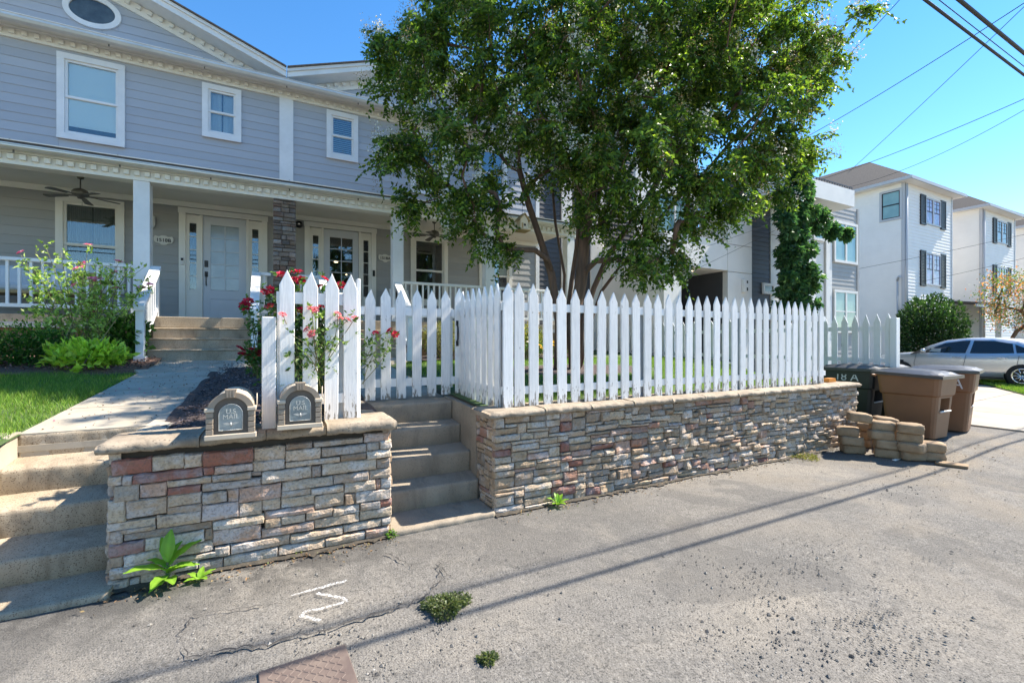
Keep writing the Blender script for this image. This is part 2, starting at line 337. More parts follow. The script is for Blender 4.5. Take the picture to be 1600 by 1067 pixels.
# ------------------------------------------------------------------ ground
def grid(name,xs,ys,zf,mat,parent=None,keep=None):
    v=[(x,y,zf(x,y)) for y in ys for x in xs]; n=len(xs); f=[]
    for j in range(len(ys)-1):
        for i in range(n-1):
            if keep and not keep((xs[i]+xs[i+1])/2,(ys[j]+ys[j+1])/2): continue
            f.append((j*n+i,j*n+i+1,(j+1)*n+i+1,(j+1)*n+i))
    me=bpy.data.meshes.new(name); me.from_pydata(v,[],f); me.materials.append(mat); me.polygons.foreach_set('use_smooth',[True]*len(f)); me.update()
    return link(name,me,parent)
def lin(a,b,n): return [a+(b-a)*i/(n-1) for i in range(n)]
def asphalt():
    m,t,b=nodes('worn_asphalt'); co=coords(t,False)
    big=noise(t,co,.42,5,.62,.4); mid=noise(t,co,2.3,5,.6); fine=noise(t,co,95,3,.7); agg=noise(t,co,24,3,.65); mott=noise(t,co,8.5,5,.7)
    c=ramp(t,big,[(.36,(.132,.125,.115)),(.50,(.178,.166,.150)),(.62,(.235,.212,.18))])
    c=mixc(t,ramp(t,mid,[(.52,(0,0,0)),(.72,(.7,.7,.7))]),c,(.215,.195,.167))
    c=mixc(t,ramp(t,noise(t,co,1.1,4,.6,.8),[(.60,(0,0,0)),(.78,(.55,.55,.55))]),c,(.10,.096,.09))
    c=mixc(t,ramp(t,fine,[(.34,(.8,.8,.8)),(.46,(0,0,0))]),c,(.06,.057,.055))
    c=mixc(t,ramp(t,fine,[(.58,(0,0,0)),(.7,(.75,.75,.75))]),c,(.33,.315,.295))
    c=mixc(t,ramp(t,agg,[(.58,(0,0,0)),(.66,(.6,.6,.6))]),c,(.075,.07,.064))
    c=mixc(t,ramp(t,agg,[(.30,(.5,.5,.5)),(.40,(0,0,0))]),c,(.30,.28,.25))
    c=mixc(t,ramp(t,mott,[(.50,(0,0,0)),(.66,(.5,.5,.5))]),c,(.105,.10,.092))
    # tree-shadow dapple and some dark stain painted into the colour along the foot of the left wall (X -1.3..0.9, Y 2.9..3.8)
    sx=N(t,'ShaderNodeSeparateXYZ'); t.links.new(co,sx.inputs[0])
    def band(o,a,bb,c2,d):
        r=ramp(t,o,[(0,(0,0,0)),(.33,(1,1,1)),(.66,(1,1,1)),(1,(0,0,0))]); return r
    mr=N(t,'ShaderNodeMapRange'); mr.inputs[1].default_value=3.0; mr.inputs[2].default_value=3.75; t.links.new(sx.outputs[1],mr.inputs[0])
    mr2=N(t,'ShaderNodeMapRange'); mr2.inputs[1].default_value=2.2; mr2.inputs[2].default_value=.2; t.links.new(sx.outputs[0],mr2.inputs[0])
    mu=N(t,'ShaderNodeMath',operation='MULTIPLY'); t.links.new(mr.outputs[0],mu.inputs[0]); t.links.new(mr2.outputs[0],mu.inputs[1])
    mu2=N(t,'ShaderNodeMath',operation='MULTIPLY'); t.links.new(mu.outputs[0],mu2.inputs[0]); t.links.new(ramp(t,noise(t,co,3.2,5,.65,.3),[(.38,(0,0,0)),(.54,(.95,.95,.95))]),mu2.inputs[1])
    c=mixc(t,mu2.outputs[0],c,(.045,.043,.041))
    patch=noise(t,co,.75,3,.5,.25); c=mixc(t,ramp(t,patch,[(.545,(0,0,0)),(.56,(.42,.42,.42))]),c,(.095,.09,.084))
    mr3=N(t,'ShaderNodeMapRange'); mr3.inputs[1].default_value=2.5; mr3.inputs[2].default_value=8.0; t.links.new(sx.outputs[0],mr3.inputs[0])
    mu3=N(t,'ShaderNodeMath',operation='MULTIPLY'); t.links.new(mr3.outputs[0],mu3.inputs[0]); t.links.new(ramp(t,noise(t,co,.9,5,.65,.5),[(.44,(0,0,0)),(.64,(.8,.8,.8))]),mu3.inputs[1]); c=mixc(t,mu3.outputs[0],c,(.225,.19,.145))
    c=mixc(t,ramp(t,fine,[(.36,(.55,.55,.55)),(.47,(0,0,0))]),c,(.05,.047,.044))
    t.links.new(c,b.inputs['Base Color']); b.inputs['Roughness'].default_value=.9; b.inputs['Specular IOR Level'].default_value=.25
    h=N(t,'ShaderNodeMath',operation='ADD'); t.links.new(fine,h.inputs[0]); t.links.new(agg,h.inputs[1]); bump(t,b,h.outputs[0],.75,.012); return m
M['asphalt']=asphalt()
M['earth']=pmat('far_ground',(.16,.155,.13),(.12,.135,.08),.3,.95)
M['drive']=pmat('driveway_concrete',(.36,.315,.255),(.29,.25,.195),1.2,.85,bs=90,bst=.15,bd=.003,rand=False)
o=grid('ground',lin(-400,400,9),lin(-400,400,9),lambda x,y:-.35,M['earth']); tag(o,kind='structure')
o=grid('ground_back',lin(8.3,60,40),lin(3.4,60,30),lambda x,y:gz(x)-.02-.3*smooth(40,60,y),M['earth']); tag(o,kind='structure')
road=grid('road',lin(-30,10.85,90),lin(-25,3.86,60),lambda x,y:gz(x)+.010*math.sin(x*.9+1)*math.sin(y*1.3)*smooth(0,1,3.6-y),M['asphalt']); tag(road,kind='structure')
o=grid('back_road',lin(-30,10.85,30),lin(-120,-25,10),lambda x,y:gz(x),M['asphalt']); tag(o,kind='structure')
o=grid('side_street',lin(10.8,70,60),lin(-60,9.0,40),lambda x,y:gz(x)-.006,M['asphalt']); tag(o,kind='structure')
# driveway slabs, each slab its own piece
drv=tag(grid('driveway',lin(10.86,18.6,20),lin(-6,5.6,20),lambda x,y:gz(x)+.004,M['drive'],keep=lambda x,y:y>.0),kind='structure')
for i,(xa,xb) in enumerate(((10.86,12.75),(12.77,14.7),(14.72,16.65),(16.67,18.6))):
    for (ya,yb) in ((-2.9,-.02),(0,2.15),(2.17,4.3),(4.32,6.4)):
        b=MB(); b.add([(xa,ya,gz(xa)+.03),(xb,ya,gz(xb)+.03),(xb,yb,gz(xb)+.03),(xa,yb,gz(xa)+.03),(xa,ya,gz(xa)),(xb,ya,gz(xb)),(xb,yb,gz(xb)),(xa,yb,gz(xa))],[(0,1,2,3),(4,5,1,0),(5,6,2,1),(6,7,3,2),(7,4,0,3)])
        b.build('slab',M['drive'],drv)
# front slope, left yard, right yard
def wz(y): return .89+.0833*(y-4.84)          # walk height
def lz(x,y): return wz(max(y,4.4))-.02+.02*math.sin(x*1.7+y)
def rz(x,y):
    h=.93+.045*(y-4.0)
    k=smooth(8.05,8.6,x)*(1-smooth(4.6,7.5,y)); return h*(1-k)+(gz(x)+.02)*k
o=tag(grid('lawn_left',lin(-14,-1.70,60),lin(4.3,9.0,40),lz,M['soil']),kind='structure')
o=tag(grid('bank_left',lin(-14,-1.90,40),lin(3.78,4.4,8),lambda x,y:-.03+(lz(x,4.4)+.04)*smooth(3.74,4.42,y)-.012,M['soil']),kind='structure')
o=tag(grid('lawn_right',lin(1.86,9.9,60),lin(4.0,12.4,50),rz,M['soil']),kind='structure')
o=tag(grid('mulch_bed_porch',lin(-14,-1.62,50),lin(8.2,10.6,20),lambda x,y:lz(x,y)+.035+.035*smooth(8.2,8.6,y)+.03*math.sin(x*3)*math.sin(y*4)-.09*(1-smooth(8.2,8.35,y+.25*math.sin(x*1.4))),M['mulch_red']),kind='structure')
o=tag(grid('mulch_bed_front',lin(-.80,.90,24),lin(4.05,10.35,40),lambda x,y:.90+.066*(y-4.2)+.015*math.sin(x*9)*math.sin(y*7),M['mulch']),kind='structure')
o=tag(grid('mulch_bed_tree',lin(3.4,7.2,24),lin(6.0,8.3,20),lambda x,y:rz(x,y)+.05*(1-min(1,((x-5.2)/1.8)**2+((y-7.1)/1.05)**2))-.012,M['mulch']),kind='structure')
o=tag(grid('mulch_bed_right',lin(2.6,7.6,40),lin(9.3,10.6,14),lambda x,y:rz(x,y)+.05+.02*math.sin(x*6)*math.sin(y*5),M['mulch']),kind='structure')
# concrete walks, slab by slab
walk=tag(MB().box(-1.74,-.70,4.84,9.45,.75,.80).build('front_walk',M['walk']),kind='structure')
ys=[4.84,5.75,6.65,7.5,8.1]
def slab(x0,x1,x2,x3,ya,yb):
    g=.008; b=MB(); za,zb=wz(ya),wz(yb)
    P=[(x0,ya+g),(x1,ya+g),(x3,yb-g),(x2,yb-g)]
    b.add([(p[0],p[1],wz(p[1])) for p in P]+[(p[0],p[1],.6) for p in P],[(0,1,2,3),(4,5,1,0),(5,6,2,1),(6,7,3,2),(7,4,0,3)]); return b
for a,c in zip(ys,ys[1:]):
    xl=lambda y:-1.72+.02*(y-4.84); xr=lambda y:-.78+.055*(y-4.84)
    slab(xl(a),xr(a),xl(c),xr(c),a,c).build('slab',M['walk'],walk)
slab(-1.65,-.60,-1.92,-.25,8.1,8.8).build('slab',M['walk'],walk); slab(-1.92,-.25,-1.92,-.25,8.8,9.45).build('slab',M['walk'],walk)
walk2=tag(MB().box(.98,1.84,5.0,9.45,.70,.78).build('gate_walk',M['walk']),kind='structure')
for a,c in zip([4.98,5.9,6.8,7.7,8.6,9.45],[5.9,6.8,7.7,8.6,9.45]): slab(.95,1.85,.95,1.85 if c<9 else 2.5,a,c).build('slab',M['walk'],walk2)

# ------------------------------------------------------------------ the duplex
HY=12.5; HX0,HX1=-6.94,7.56; HC=.31
house=thing('duplex_house','blue-grey two-storey duplex with white trim and long front porch','house',(HC,HY,1.0))
def boards(parent,x0,x1,z0,z1,y,expo,ops,mat,rs,xf=None,jl=3.6):
    z=z0; r=random.Random(rs)
    while z<z1-.01:
        zb=min(z+expo,z1)
        a,c=(x0,x1) if xf is None else xf((z+zb)/2)
        if c-a<.15: z=zb; continue
        segs=[(a,c,z,zb)]
        for (ox0,ox1,oz0,oz1) in ops:
            out=[]
            for (sa,sb,za,zc) in segs:
                if sb<=ox0 or sa>=ox1 or zc<=oz0 or za>=oz1: out.append((sa,sb,za,zc)); continue
                if sa<ox0: out.append((sa,ox0,za,zc))
                if sb>ox1: out.append((ox1,sb,za,zc))
                m0,m1=max(sa,ox0),min(sb,ox1)
                if za<oz0-.004: out.append((m0,m1,za,oz0))
                if zc>oz1+.004: out.append((m0,m1,oz1,zc))
            segs=out
        fin=[]
        for (sa,sb,za,zc) in segs:
            while sb-sa>jl+.8:
                k=sa+r.uniform(jl*.6,jl); fin.append((sa,k-.0015,za,zc)); sa=k+.0015
            fin.append((sa,sb,za,zc))
        for (sa,sb,za,zc) in fin:
            if sb-sa<.012: continue
            full=(zc-za)/expo; d0=.018; d1=.018-.013*full
            MB().prism([(y-d0,za),(y-d1,zc+.008),(y+.02,zc+.008),(y+.02,za)],'x',sa,sb).build('siding_board',mat,parent)
        z=zb
UP=[(-3.86,-2.78,5.74,7.48,'shade'),(-1.41,-.64,6.28,7.5,'curtain'),(1.23,2.0,6.29,7.51,'blind'),(3.4,4.48,5.74,7.48,'dark'),(5.4,6.4,5.9,7.48,'dark')]
PO=[(-3.88,-2.79,2.62,4.57,'tan'),(3.4,4.48,2.62,4.57,'dark'),(5.47,6.57,2.62,4.57,'sky'),(-5.95,-4.85,2.62,4.57,'dark')]
DO=[(-1.84,-.10,2.06,4.60),(.72,2.46,2.06,4.60)]
ops=lambda L,i=.05:[(a+i,b-i,c+i,d-i) for (a,b,c,d,*_) in L]
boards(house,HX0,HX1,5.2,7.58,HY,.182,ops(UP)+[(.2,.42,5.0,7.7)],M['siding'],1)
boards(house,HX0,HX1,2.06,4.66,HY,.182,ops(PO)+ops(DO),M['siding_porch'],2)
for cx in (-3.30,3.92):
    boards(house,0,1,7.84,9.1,HY,.182,[],M['siding'],3,lambda z,cx=cx:(cx-(9.12-z)/.36,cx+(9.12-z)/.36))
# house shell: sides, back, floor slab
sh=MB(); sh.box(HX0,HX0+.15,HY+.02,22,1,7.8); sh.box(HX1-.15,HX1,HY+.02,22,1,7.8); sh.box(HX0+.15,HX1-.15,21.8,22,1,7.8); sh.box(HX0+.15,HX1-.15,HY+.9,21.8,5.0,5.2); sh.box(HX0+.15,HX1-.15,HY+.025,21.8,7.72,7.80); sh.box(HX0,HX1,HY+.021,HY+.05,4.60,5.25)
sh.build('wall',M['siding'],house)
def ring(b,x0,x1,z0,z1,y0,y1,w,ws=None,wt=None):
    ws=ws or w; wt=wt or w
    b.box(x0,x0+w,y0,y1,z0+ws,z1-wt); b.box(x1-w,x1,y0,y1,z0+ws,z1-wt); b.box(x0,x1,y0-.004,y1,z1-wt,z1); b.box(x0,x1,y0-.006,y1,z0,z0+ws)
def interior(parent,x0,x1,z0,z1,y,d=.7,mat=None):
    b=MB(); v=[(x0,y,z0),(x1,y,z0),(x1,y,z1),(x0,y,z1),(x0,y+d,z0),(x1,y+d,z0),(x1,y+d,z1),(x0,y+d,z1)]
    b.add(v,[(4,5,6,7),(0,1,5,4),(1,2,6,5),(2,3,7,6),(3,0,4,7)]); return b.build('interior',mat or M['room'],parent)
def window(parent,x0,x1,z0,z1,y,kind,w=.115,trim='white',nm='window'):
    b=MB(); ring(b,x0,x1,z0,z1,y-.055,y+.03,w); b.box(x0-.0,x1+.0,y-.075,y-.0605,z0-.012,z0+.035)
    wo=b.build(nm,M[trim],parent)
    a,c,d,e=x0+w,x1-w,z0+w,z1-w; zm=(d+e)/2
    s=MB(); ring(s,a,c,zm-.02,e,y-.02,y+.03,.045); s.build('sash',M[trim],wo)
    s=MB(); ring(s,a,c,d,zm+.018,y-.004,y+.036,.045,.06); s.build('sash',M[trim],wo)
    MB().box(a+.04,c-.04,y+.004,y+.007,zm+.02,e-.04).build('pane',M['glass'],wo)
    MB().box(a+.04,c-.04,y+.012,y+.015,d+.05,zm-.02).build('pane',M['glass'],wo)
    interior(wo,a-.02,c+.02,d-.02,e+.02,y+.04)
    if kind=='shade':
        MB().box(a+.02,c-.02,y+.038,y+.042,d+(e-d)*.115,e).build('roller_shade',M['shade'],wo)
    elif kind in('curtain','tan'):
        b=MB(); n=90; mt=M['curtain'] if kind=='curtain' else M['curtain_tan']
        for (ca,cb) in ((a,(a+c)/2-.012),((a+c)/2+.012,c)):
            pts=[(ca+(cb-ca)*i/n,y+.085+.018*math.sin(i*.95)+.008*math.sin(i*.37)) for i in range(n+1)]
            v=[(p[0],p[1],d) for p in pts]+[(p[0],p[1],e) for p in pts]
            b=MB().add(v,[(i,i+1,n+2+i,n+1+i) for i in range(n)],True); b.build('curtain',mt,wo)
    elif kind=='blind':
        z=d+.02; b=MB()
        while z<e-.02:
            b.add([(a+.03,y+.06,z),(c-.03,y+.06,z),(c-.03,y+.085,z+.028),(a+.03,y+.085,z+.028)],[(0,1,2,3)]); z+=.05
        tag(b.build('blind_slats',M['blind'],wo),kind='stuff')
    elif kind=='sky':
        MB().box(a+.02,c-.02,y+.055,y+.06,zm,e).build('roller_shade',M['shade'],wo)
    return wo
for w in UP: window(house,*w[:4],HY,w[4])
for w in PO: window(house,*w[:4],HY,w[4],trim='trim')
def door(x0,x1,z0,z1,flip,dark):
    y=HY; b=MB(); w=.12
    b.box(x0,x0+w,y-.06,y+.05,z0,z1-w); b.box(x1-w,x1,y-.06,y+.05,z0,z1-w); b.box(x0-.015,x1+.015,y-.066,y+.05,z1-w,z1)
    xs=x0+.44; xe=x1-.44
    b.box(xs-.05,xs,y-.045,y+.05,z0,z1-w); b.box(xe,xe+.05,y-.045,y+.05,z0,z1-w); b.box(x0+w,x1-w,y-.03,y+.05,z0,z0+.02)
    fr=b.build('door_frame',M['trim'],house)
    # slab with a glazed field of 2 x 5 lights above one panel
    zt=z1-w-.012; gx0,gx1,gz0,gz1=xs+.15,xe-.15,z0+.72,zt-.19
    s=MB(); yy=y-.012
    s.box(xs+.006,gx0,yy,yy+.045,z0+.02,zt); s.box(gx1,xe-.006,yy,yy+.045,z0+.02,zt); s.box(gx0,gx1,yy,yy+.045,gz1,zt); s.box(gx0,gx1,yy,yy+.045,z0+.02,z0+.19); s.box(gx0,gx1,yy,yy+.045,z0+.52,gz0)
    s.box(gx0,gx1,yy+.014,yy+.04,z0+.19,z0+.52); s.box(gx0+.06,gx1-.06,yy+.004,yy+.016,z0+.245,z0+.465)
    dr=s.build('door',M['doorpaint'],house)
    m=MB(); xm=(gx0+gx1)/2; m.box(xm-.009,xm+.009,yy+.004,yy+.04,gz0,gz1)
    for k in range(1,5):
        zz=gz0+(gz1-gz0)*k/5; m.box(gx0,xm-.009,yy+.006,yy+.04,zz-.009,zz+.009); m.box(xm+.009,gx1,yy+.006,yy+.04,zz-.009,zz+.009)
    m.build('muntin',M['doorpaint'],dr)
    for i in range(2):
        for k in range(5):
            pa,pb=(gx0,xm-.009) if i==0 else (xm+.009,gx1); za=gz0+(gz1-gz0)*k/5+.009; zb=gz0+(gz1-gz0)*(k+1)/5-.009
            MB().box(pa,pb,yy+.02,yy+.026,za,zb).build('pane',M['frost'] if not dark else M['glass'],dr)
    hx=xs+.07
    if not flip:
        h=MB(); h.bbox(hx-.035,hx+.035,yy-.022,yy+.001,z0+1.24,z0+1.39,.006); h.bbox(hx-.03,hx+.03,yy-.02,yy+.001,z0+1.02,z0+1.14,.006)
        h.tube([(hx,yy-.02,z0+1.08),(hx,yy-.06,z0+1.05),(hx,yy-.062,z0+.86),(hx,yy-.02,z0+.82)],.011,8); h.build('handle',M['black'],dr)
    if dark: interior(dr,gx0-.02,gx1+.02,gz0-.02,gz1+.02,yy+.05,2.4)
    for (a,c) in ((x0+w,xs-.05),(xe+.05,x1-w)):
        cx=(a+c)/2; sl_=MB(); g0,g1=cx-.065,cx+.065
        sl_.box(a,g0,y-.01,y+.03,z0+.02,zt); sl_.box(g1,c,y-.01,y+.03,z0+.02,zt); sl_.box(g0,g1,y-.01,y+.03,gz1,zt); sl_.box(g0,g1,y-.01,y+.03,z0+.02,gz0); sl_.box(g0-.03,g1+.03,y-.018,y-.011,z0+.2,z0+.55)
        so=sl_.build('sidelight',M['trim'],house)
        for k in range(1,5):
            zz=gz0+(gz1-gz0)*k/5; MB().box(g0,g1,y-.004,y+.02,zz-.008,zz+.008).build('muntin',M['trim'],so)
        for k in range(5):
            za=gz0+(gz1-gz0)*k/5+.008; zb=gz0+(gz1-gz0)*(k+1)/5-.008; MB().box(g0,g1,y+.008,y+.012,za,zb).build('pane',M['glass'],so)
        interior(so,g0-.01,g1+.01,gz0-.01,gz1+.01,y+.032,.5)
    return dr
door(*DO[0],False,False); d2=door(*DO[1],True,True)
for (px,py) in ((543,379),(525,410),(543,430)):
    p=onY(px,py,HY+1.2); MB().lathe([(0,0),(.05,0),(.05,.02)],p,12).build('recessed_lamp',M['lampglow'],d2)
# trim of the upper storey
MB().box(.16,.465,HY-.045,HY+.02,5.2,7.56).build('pilaster',M['white'],house)
for x in (HX1-.13,HX0): MB().box(x,x+.13,HY-.04,HY+.02,2.06,7.56).build('corner_board',M['white'],house)
MB().box(HX0,HX1,HY-.05,HY+.02,7.555,7.80).build('frieze',M['trim'],house)
MB().box(HX0,HX1,HY-.50,HY-.05,7.78,7.80).build('soffit',M['white'],house)
MB().box(HX0-.1,HX1+.1,HY-.075,HY-.0505,7.735,7.778).build('crown_moulding',M['white'],house)
def gutter(x0,x1,y,z,n):
    b=MB(); b.prism([(y,z),(y-.085,z+.015),(y-.12,z+.06),(y-.115,z+.105),(y-.13,z+.115),(y-.13,z+.125),(y-.105,z+.125),(y-.105,z+.05),(y-.02,z+.02),(y-.02,z+.12),(y,z+.12)],'x',x0,x1)
    g=b.build('gutter',M['gutter'],house)
    for k in range(n):
        x=x0+(x1-x0)*(k+.5)/n; MB().box(x-.009,x+.009,y-.133,y-.0,z+.1255,z+.132).box(x-.012,x+.012,y-.006,y-.002,z-.045,z).build('gutter_strap',M['bronze'],g)
gutter(HX0-.1,HX1+.1,HY-.40,7.68,9)
dme=MB().bbox(-.042,.042,-.05,.0,-.045,.045,.006).mesh('dentil_block',M['trim'])
x=HX0+.1
while x<HX1: put('dentil_block',dme,Matrix.Translation((x,HY-.0505,7.66)),house); x+=.18
# gables: rake boards, soffits, dentils, roofs
SL=.36
for cx in (-3.30,3.92):
    az=9.12
    for s in (-1,1):
        x_in=cx; x_out=HC if (cx<HC)==(s>0) else (HX0-.25 if s<0 else HX1+.25)
        zz=lambda x:az-abs(x-cx)*SL
        g=.004*s
        q=lambda dz:[(x_in,zz(x_in)+dz[0]),(x_out-s*.01,zz(x_out)+dz[0]),(x_out-s*.01,zz(x_out)+dz[1]),(x_in,zz(x_in)+dz[1])]
        MB().prism(q((.02,.20)),'y',HY-.52,HY-.49).build('rake_board',M['white'],house)
        MB().prism(q((.14,.21)),'y',HY-.56,HY-.521).build('rake_moulding',M['white'],house)
        MB().prism(q((.015,.035)),'y',HY-.489,HY-.03).build('rake_soffit',M['white'],house)
        MB().prism(q((-.20,.012)),'y',HY-.045,HY+.0).build('rake_frieze',M['trim'],house)
        MB().prism(q((.212,.245)),'y',HY-.60,20.).build('roof',M['shingle'],house)
        L=abs(x_out-x_in); n=int(L/.19)
        for k in range(1,n):
            xx=x_in+(x_out-x_in)*k/n
            put('dentil_block',dme,Matrix.Translation((xx,HY-.046,zz(xx)-.06))@Matrix.Rotation(math.atan(SL)*s,4,'Y'),house)
# oval window in the left gable
def oval(cx,cz,rx,rz_,parent):
    b=MB(); n=40; v=[]
    for k in range(n):
        t=2*math.pi*k/n; c_,s_=math.cos(t),math.sin(t)
        v+=[(cx+rx*c_,HY-.05,cz+rz_*s_),(cx+(rx-.1)*c_,HY-.055,cz+(rz_-.1)*s_),(cx+(rx-.1)*c_,HY+.02,cz+(rz_-.1)*s_),(cx+rx*c_,HY+.02,cz+rz_*s_)]
    f=[]
    for k in range(n):
        a=4*k; c=4*((k+1)%n)
        f+=[(a,c,c+1,a+1),(a+1,c+1,c+2,a+2),(c,a,a+3,c+3)]
    b.add(v,f); o=b.build('oval_window',M['white'],parent)
    b=MB(); b.add([(cx+(rx-.09)*math.cos(2*math.pi*k/n),HY-.024,cz+(rz_-.09)*math.sin(2*math.pi*k/n)) for k in range(n)],[tuple(range(n))]); b.build('pane',M['windark'],o)
oval(-3.31,8.47,.47,.345,house)
# ---- porch
PY,PZ=10.3,2.05
MB().box(HX0,HX1,PY,HY+.02,1.93,PZ).build('porch_floor',M['conc_grey'],house)
MB().box(HX0,-1.93,PY-.02,PY+.03,1.83,1.925).box(-.22,.90,PY-.02,PY+.03,1.83,1.925).box(2.62,HX1,PY-.02,PY+.03,1.83,1.925).build('porch_fascia',M['mgrey'],house)
# foundation of large blocks
fb=MB().box(HX0,HX1,PY+.12,PY+.3,.8,1.93).build('foundation',M['mortar'],house)
for r_ in range(4):
    x=HX0+(0 if r_%2 else .2)
    while x<HX1-.05:
        if not(-1.9<x<-.3 or .9<x<2.5): MB().bbox(x+.005,min(x+.395,HX1),PY+.09,PY+.125,1.03+r_*.2+.005,1.03+(r_+1)*.2-.005,.004).build('foundation_block',M['paver'],fb)
        x+=.4
MB().box(HX0,HX1,PY+.06,HY,4.735,4.755).build('porch_ceiling',M['soffit'],house)
MB().box(HX0,HX1,HY-.06,HY-.021,4.62,4.733).build('crown_moulding',M['trim'],house)
MB().box(HX0,HX1,PY+.05,PY+.30,4.49,4.733).build('porch_beam',M['trim'],house)
MB().box(HX0,HX1,PY-.22,PY+.049,4.70,4.72).build('porch_soffit',M['trim'],house)
MB().box(HX0,HX1,PY-.005,PY+.049,4.66,4.698).build('crown_moulding',M['white'],house)
gutter(HX0-.05,HX1+.05,PY-.10,4.675,11)
MB().prism([(PY-.22,4.79),(HY-.03,5.34),(HY-.03,5.30),(PY-.22,4.75)],'x',HX0-.05,HX1+.05).build('porch_roof',M['shingle'],house)
x=HX0+.1
while x<HX1: put('dentil_block',dme,Matrix.Translation((x,PY+.0495,4.605)),house); x+=.147
def column(cx,name='column'):
    b=MB(); b.bbox(cx-.12,cx+.12,PY+.06,PY+.30,PZ+.0,4.488,.006); b.box(cx-.145,cx+.145,PY+.035,PY+.325,PZ+.002,PZ+.16)
    return b.build(name,M['white'],house)
for cx in (-4.9,-2.08,2.54,4.85,7.3): column(cx)
def railing(x0,x1):
    b=MB(); b.bbox(x0,x1,PY+.14,PY+.22,PZ+.88,PZ+.94,.006); b.box(x0,x1,PY+.15,PY+.21,PZ+.12,PZ+.18); o=b.build('railing',M['white'],house)
    n=int((x1-x0)/.135); me=MB().box(-.018,.018,PY+.162,PY+.198,PZ+.18,PZ+.88).mesh('baluster',M['white'])
    for k in range(n): put('baluster',me,Matrix.Translation((x0+(x1-x0)*(k+.5)/n,0,0)),o)
for a,c in ((-4.77,-2.21),(-6.8,-5.03),(2.67,4.72),(4.98,7.17),(-.26,-.02),(.45,.93)): railing(a,c)
# porch stairs and hand rails
for (x0,x1,nm) in ((-1.86,-.30,'left'),(.96,2.5,'right')):
    st=MB().box(x0,x1,PY-.002,PY+.1,1.05,1.90).build('porch_steps',M['conc'],house)
    MB().bbox(x0-.02,x1+.02,PY-.035,PY+.002,1.855,PZ+.002,.008).build('tread',M['conc'],st)
    for k,(yy,zt) in enumerate(((10.0,1.845),(9.7,1.655),(9.4,1.465))):
        MB().bbox(x0,x1,yy,yy+.34,zt-.03,zt,.01).build('tread',M['conc'],st)
        MB().box(x0+.01,x1-.01,yy+.018,yy+.335,zt-.22,zt-.031).build('riser',M['conc'],st)
    for hx in ((x0-.02),(x1+.02)):
        b=MB(); b.bbox(hx-.055,hx+.055,9.24,9.35,1.24,2.10,.006); b.box(hx-.075,hx+.075,9.22,9.37,1.2,1.36)
        b.add([(hx-.075,9.2,2.10),(hx+.075,9.2,2.10),(hx+.075,10.42,2.91),(hx-.075,10.42,2.91),(hx-.075,9.2,2.17),(hx+.075,9.2,2.17),(hx+.075,10.42,2.98),(hx-.075,10.42,2.98)],[(3,2,1,0),(4,5,6,7),(0,1,5,4),(1,2,6,5),(2,3,7,6),(3,0,4,7)])
        b.add([(hx-.03,9.35,1.45),(hx+.03,9.35,1.45),(hx+.03,10.4,2.16),(hx-.03,10.4,2.16),(hx-.03,9.35,1.53),(hx+.03,9.35,1.53),(hx+.03,10.4,2.24),(hx-.03,10.4,2.24)],[(3,2,1,0),(4,5,6,7),(0,1,5,4),(1,2,6,5),(2,3,7,6),(3,0,4,7)])
        b.bbox(hx-.05,hx+.05,10.36,10.46,2.05,2.93,.006)
        hr=b.build('hand_rail',M['white'],house)
        for k in range(7):
            yy=9.45+k*.135; zb=1.5+(yy-9.35)*.676; MB().box(hx-.018,hx+.018,yy-.018,yy+.018,zb,zb+.62).build('baluster',M['white'],hr)
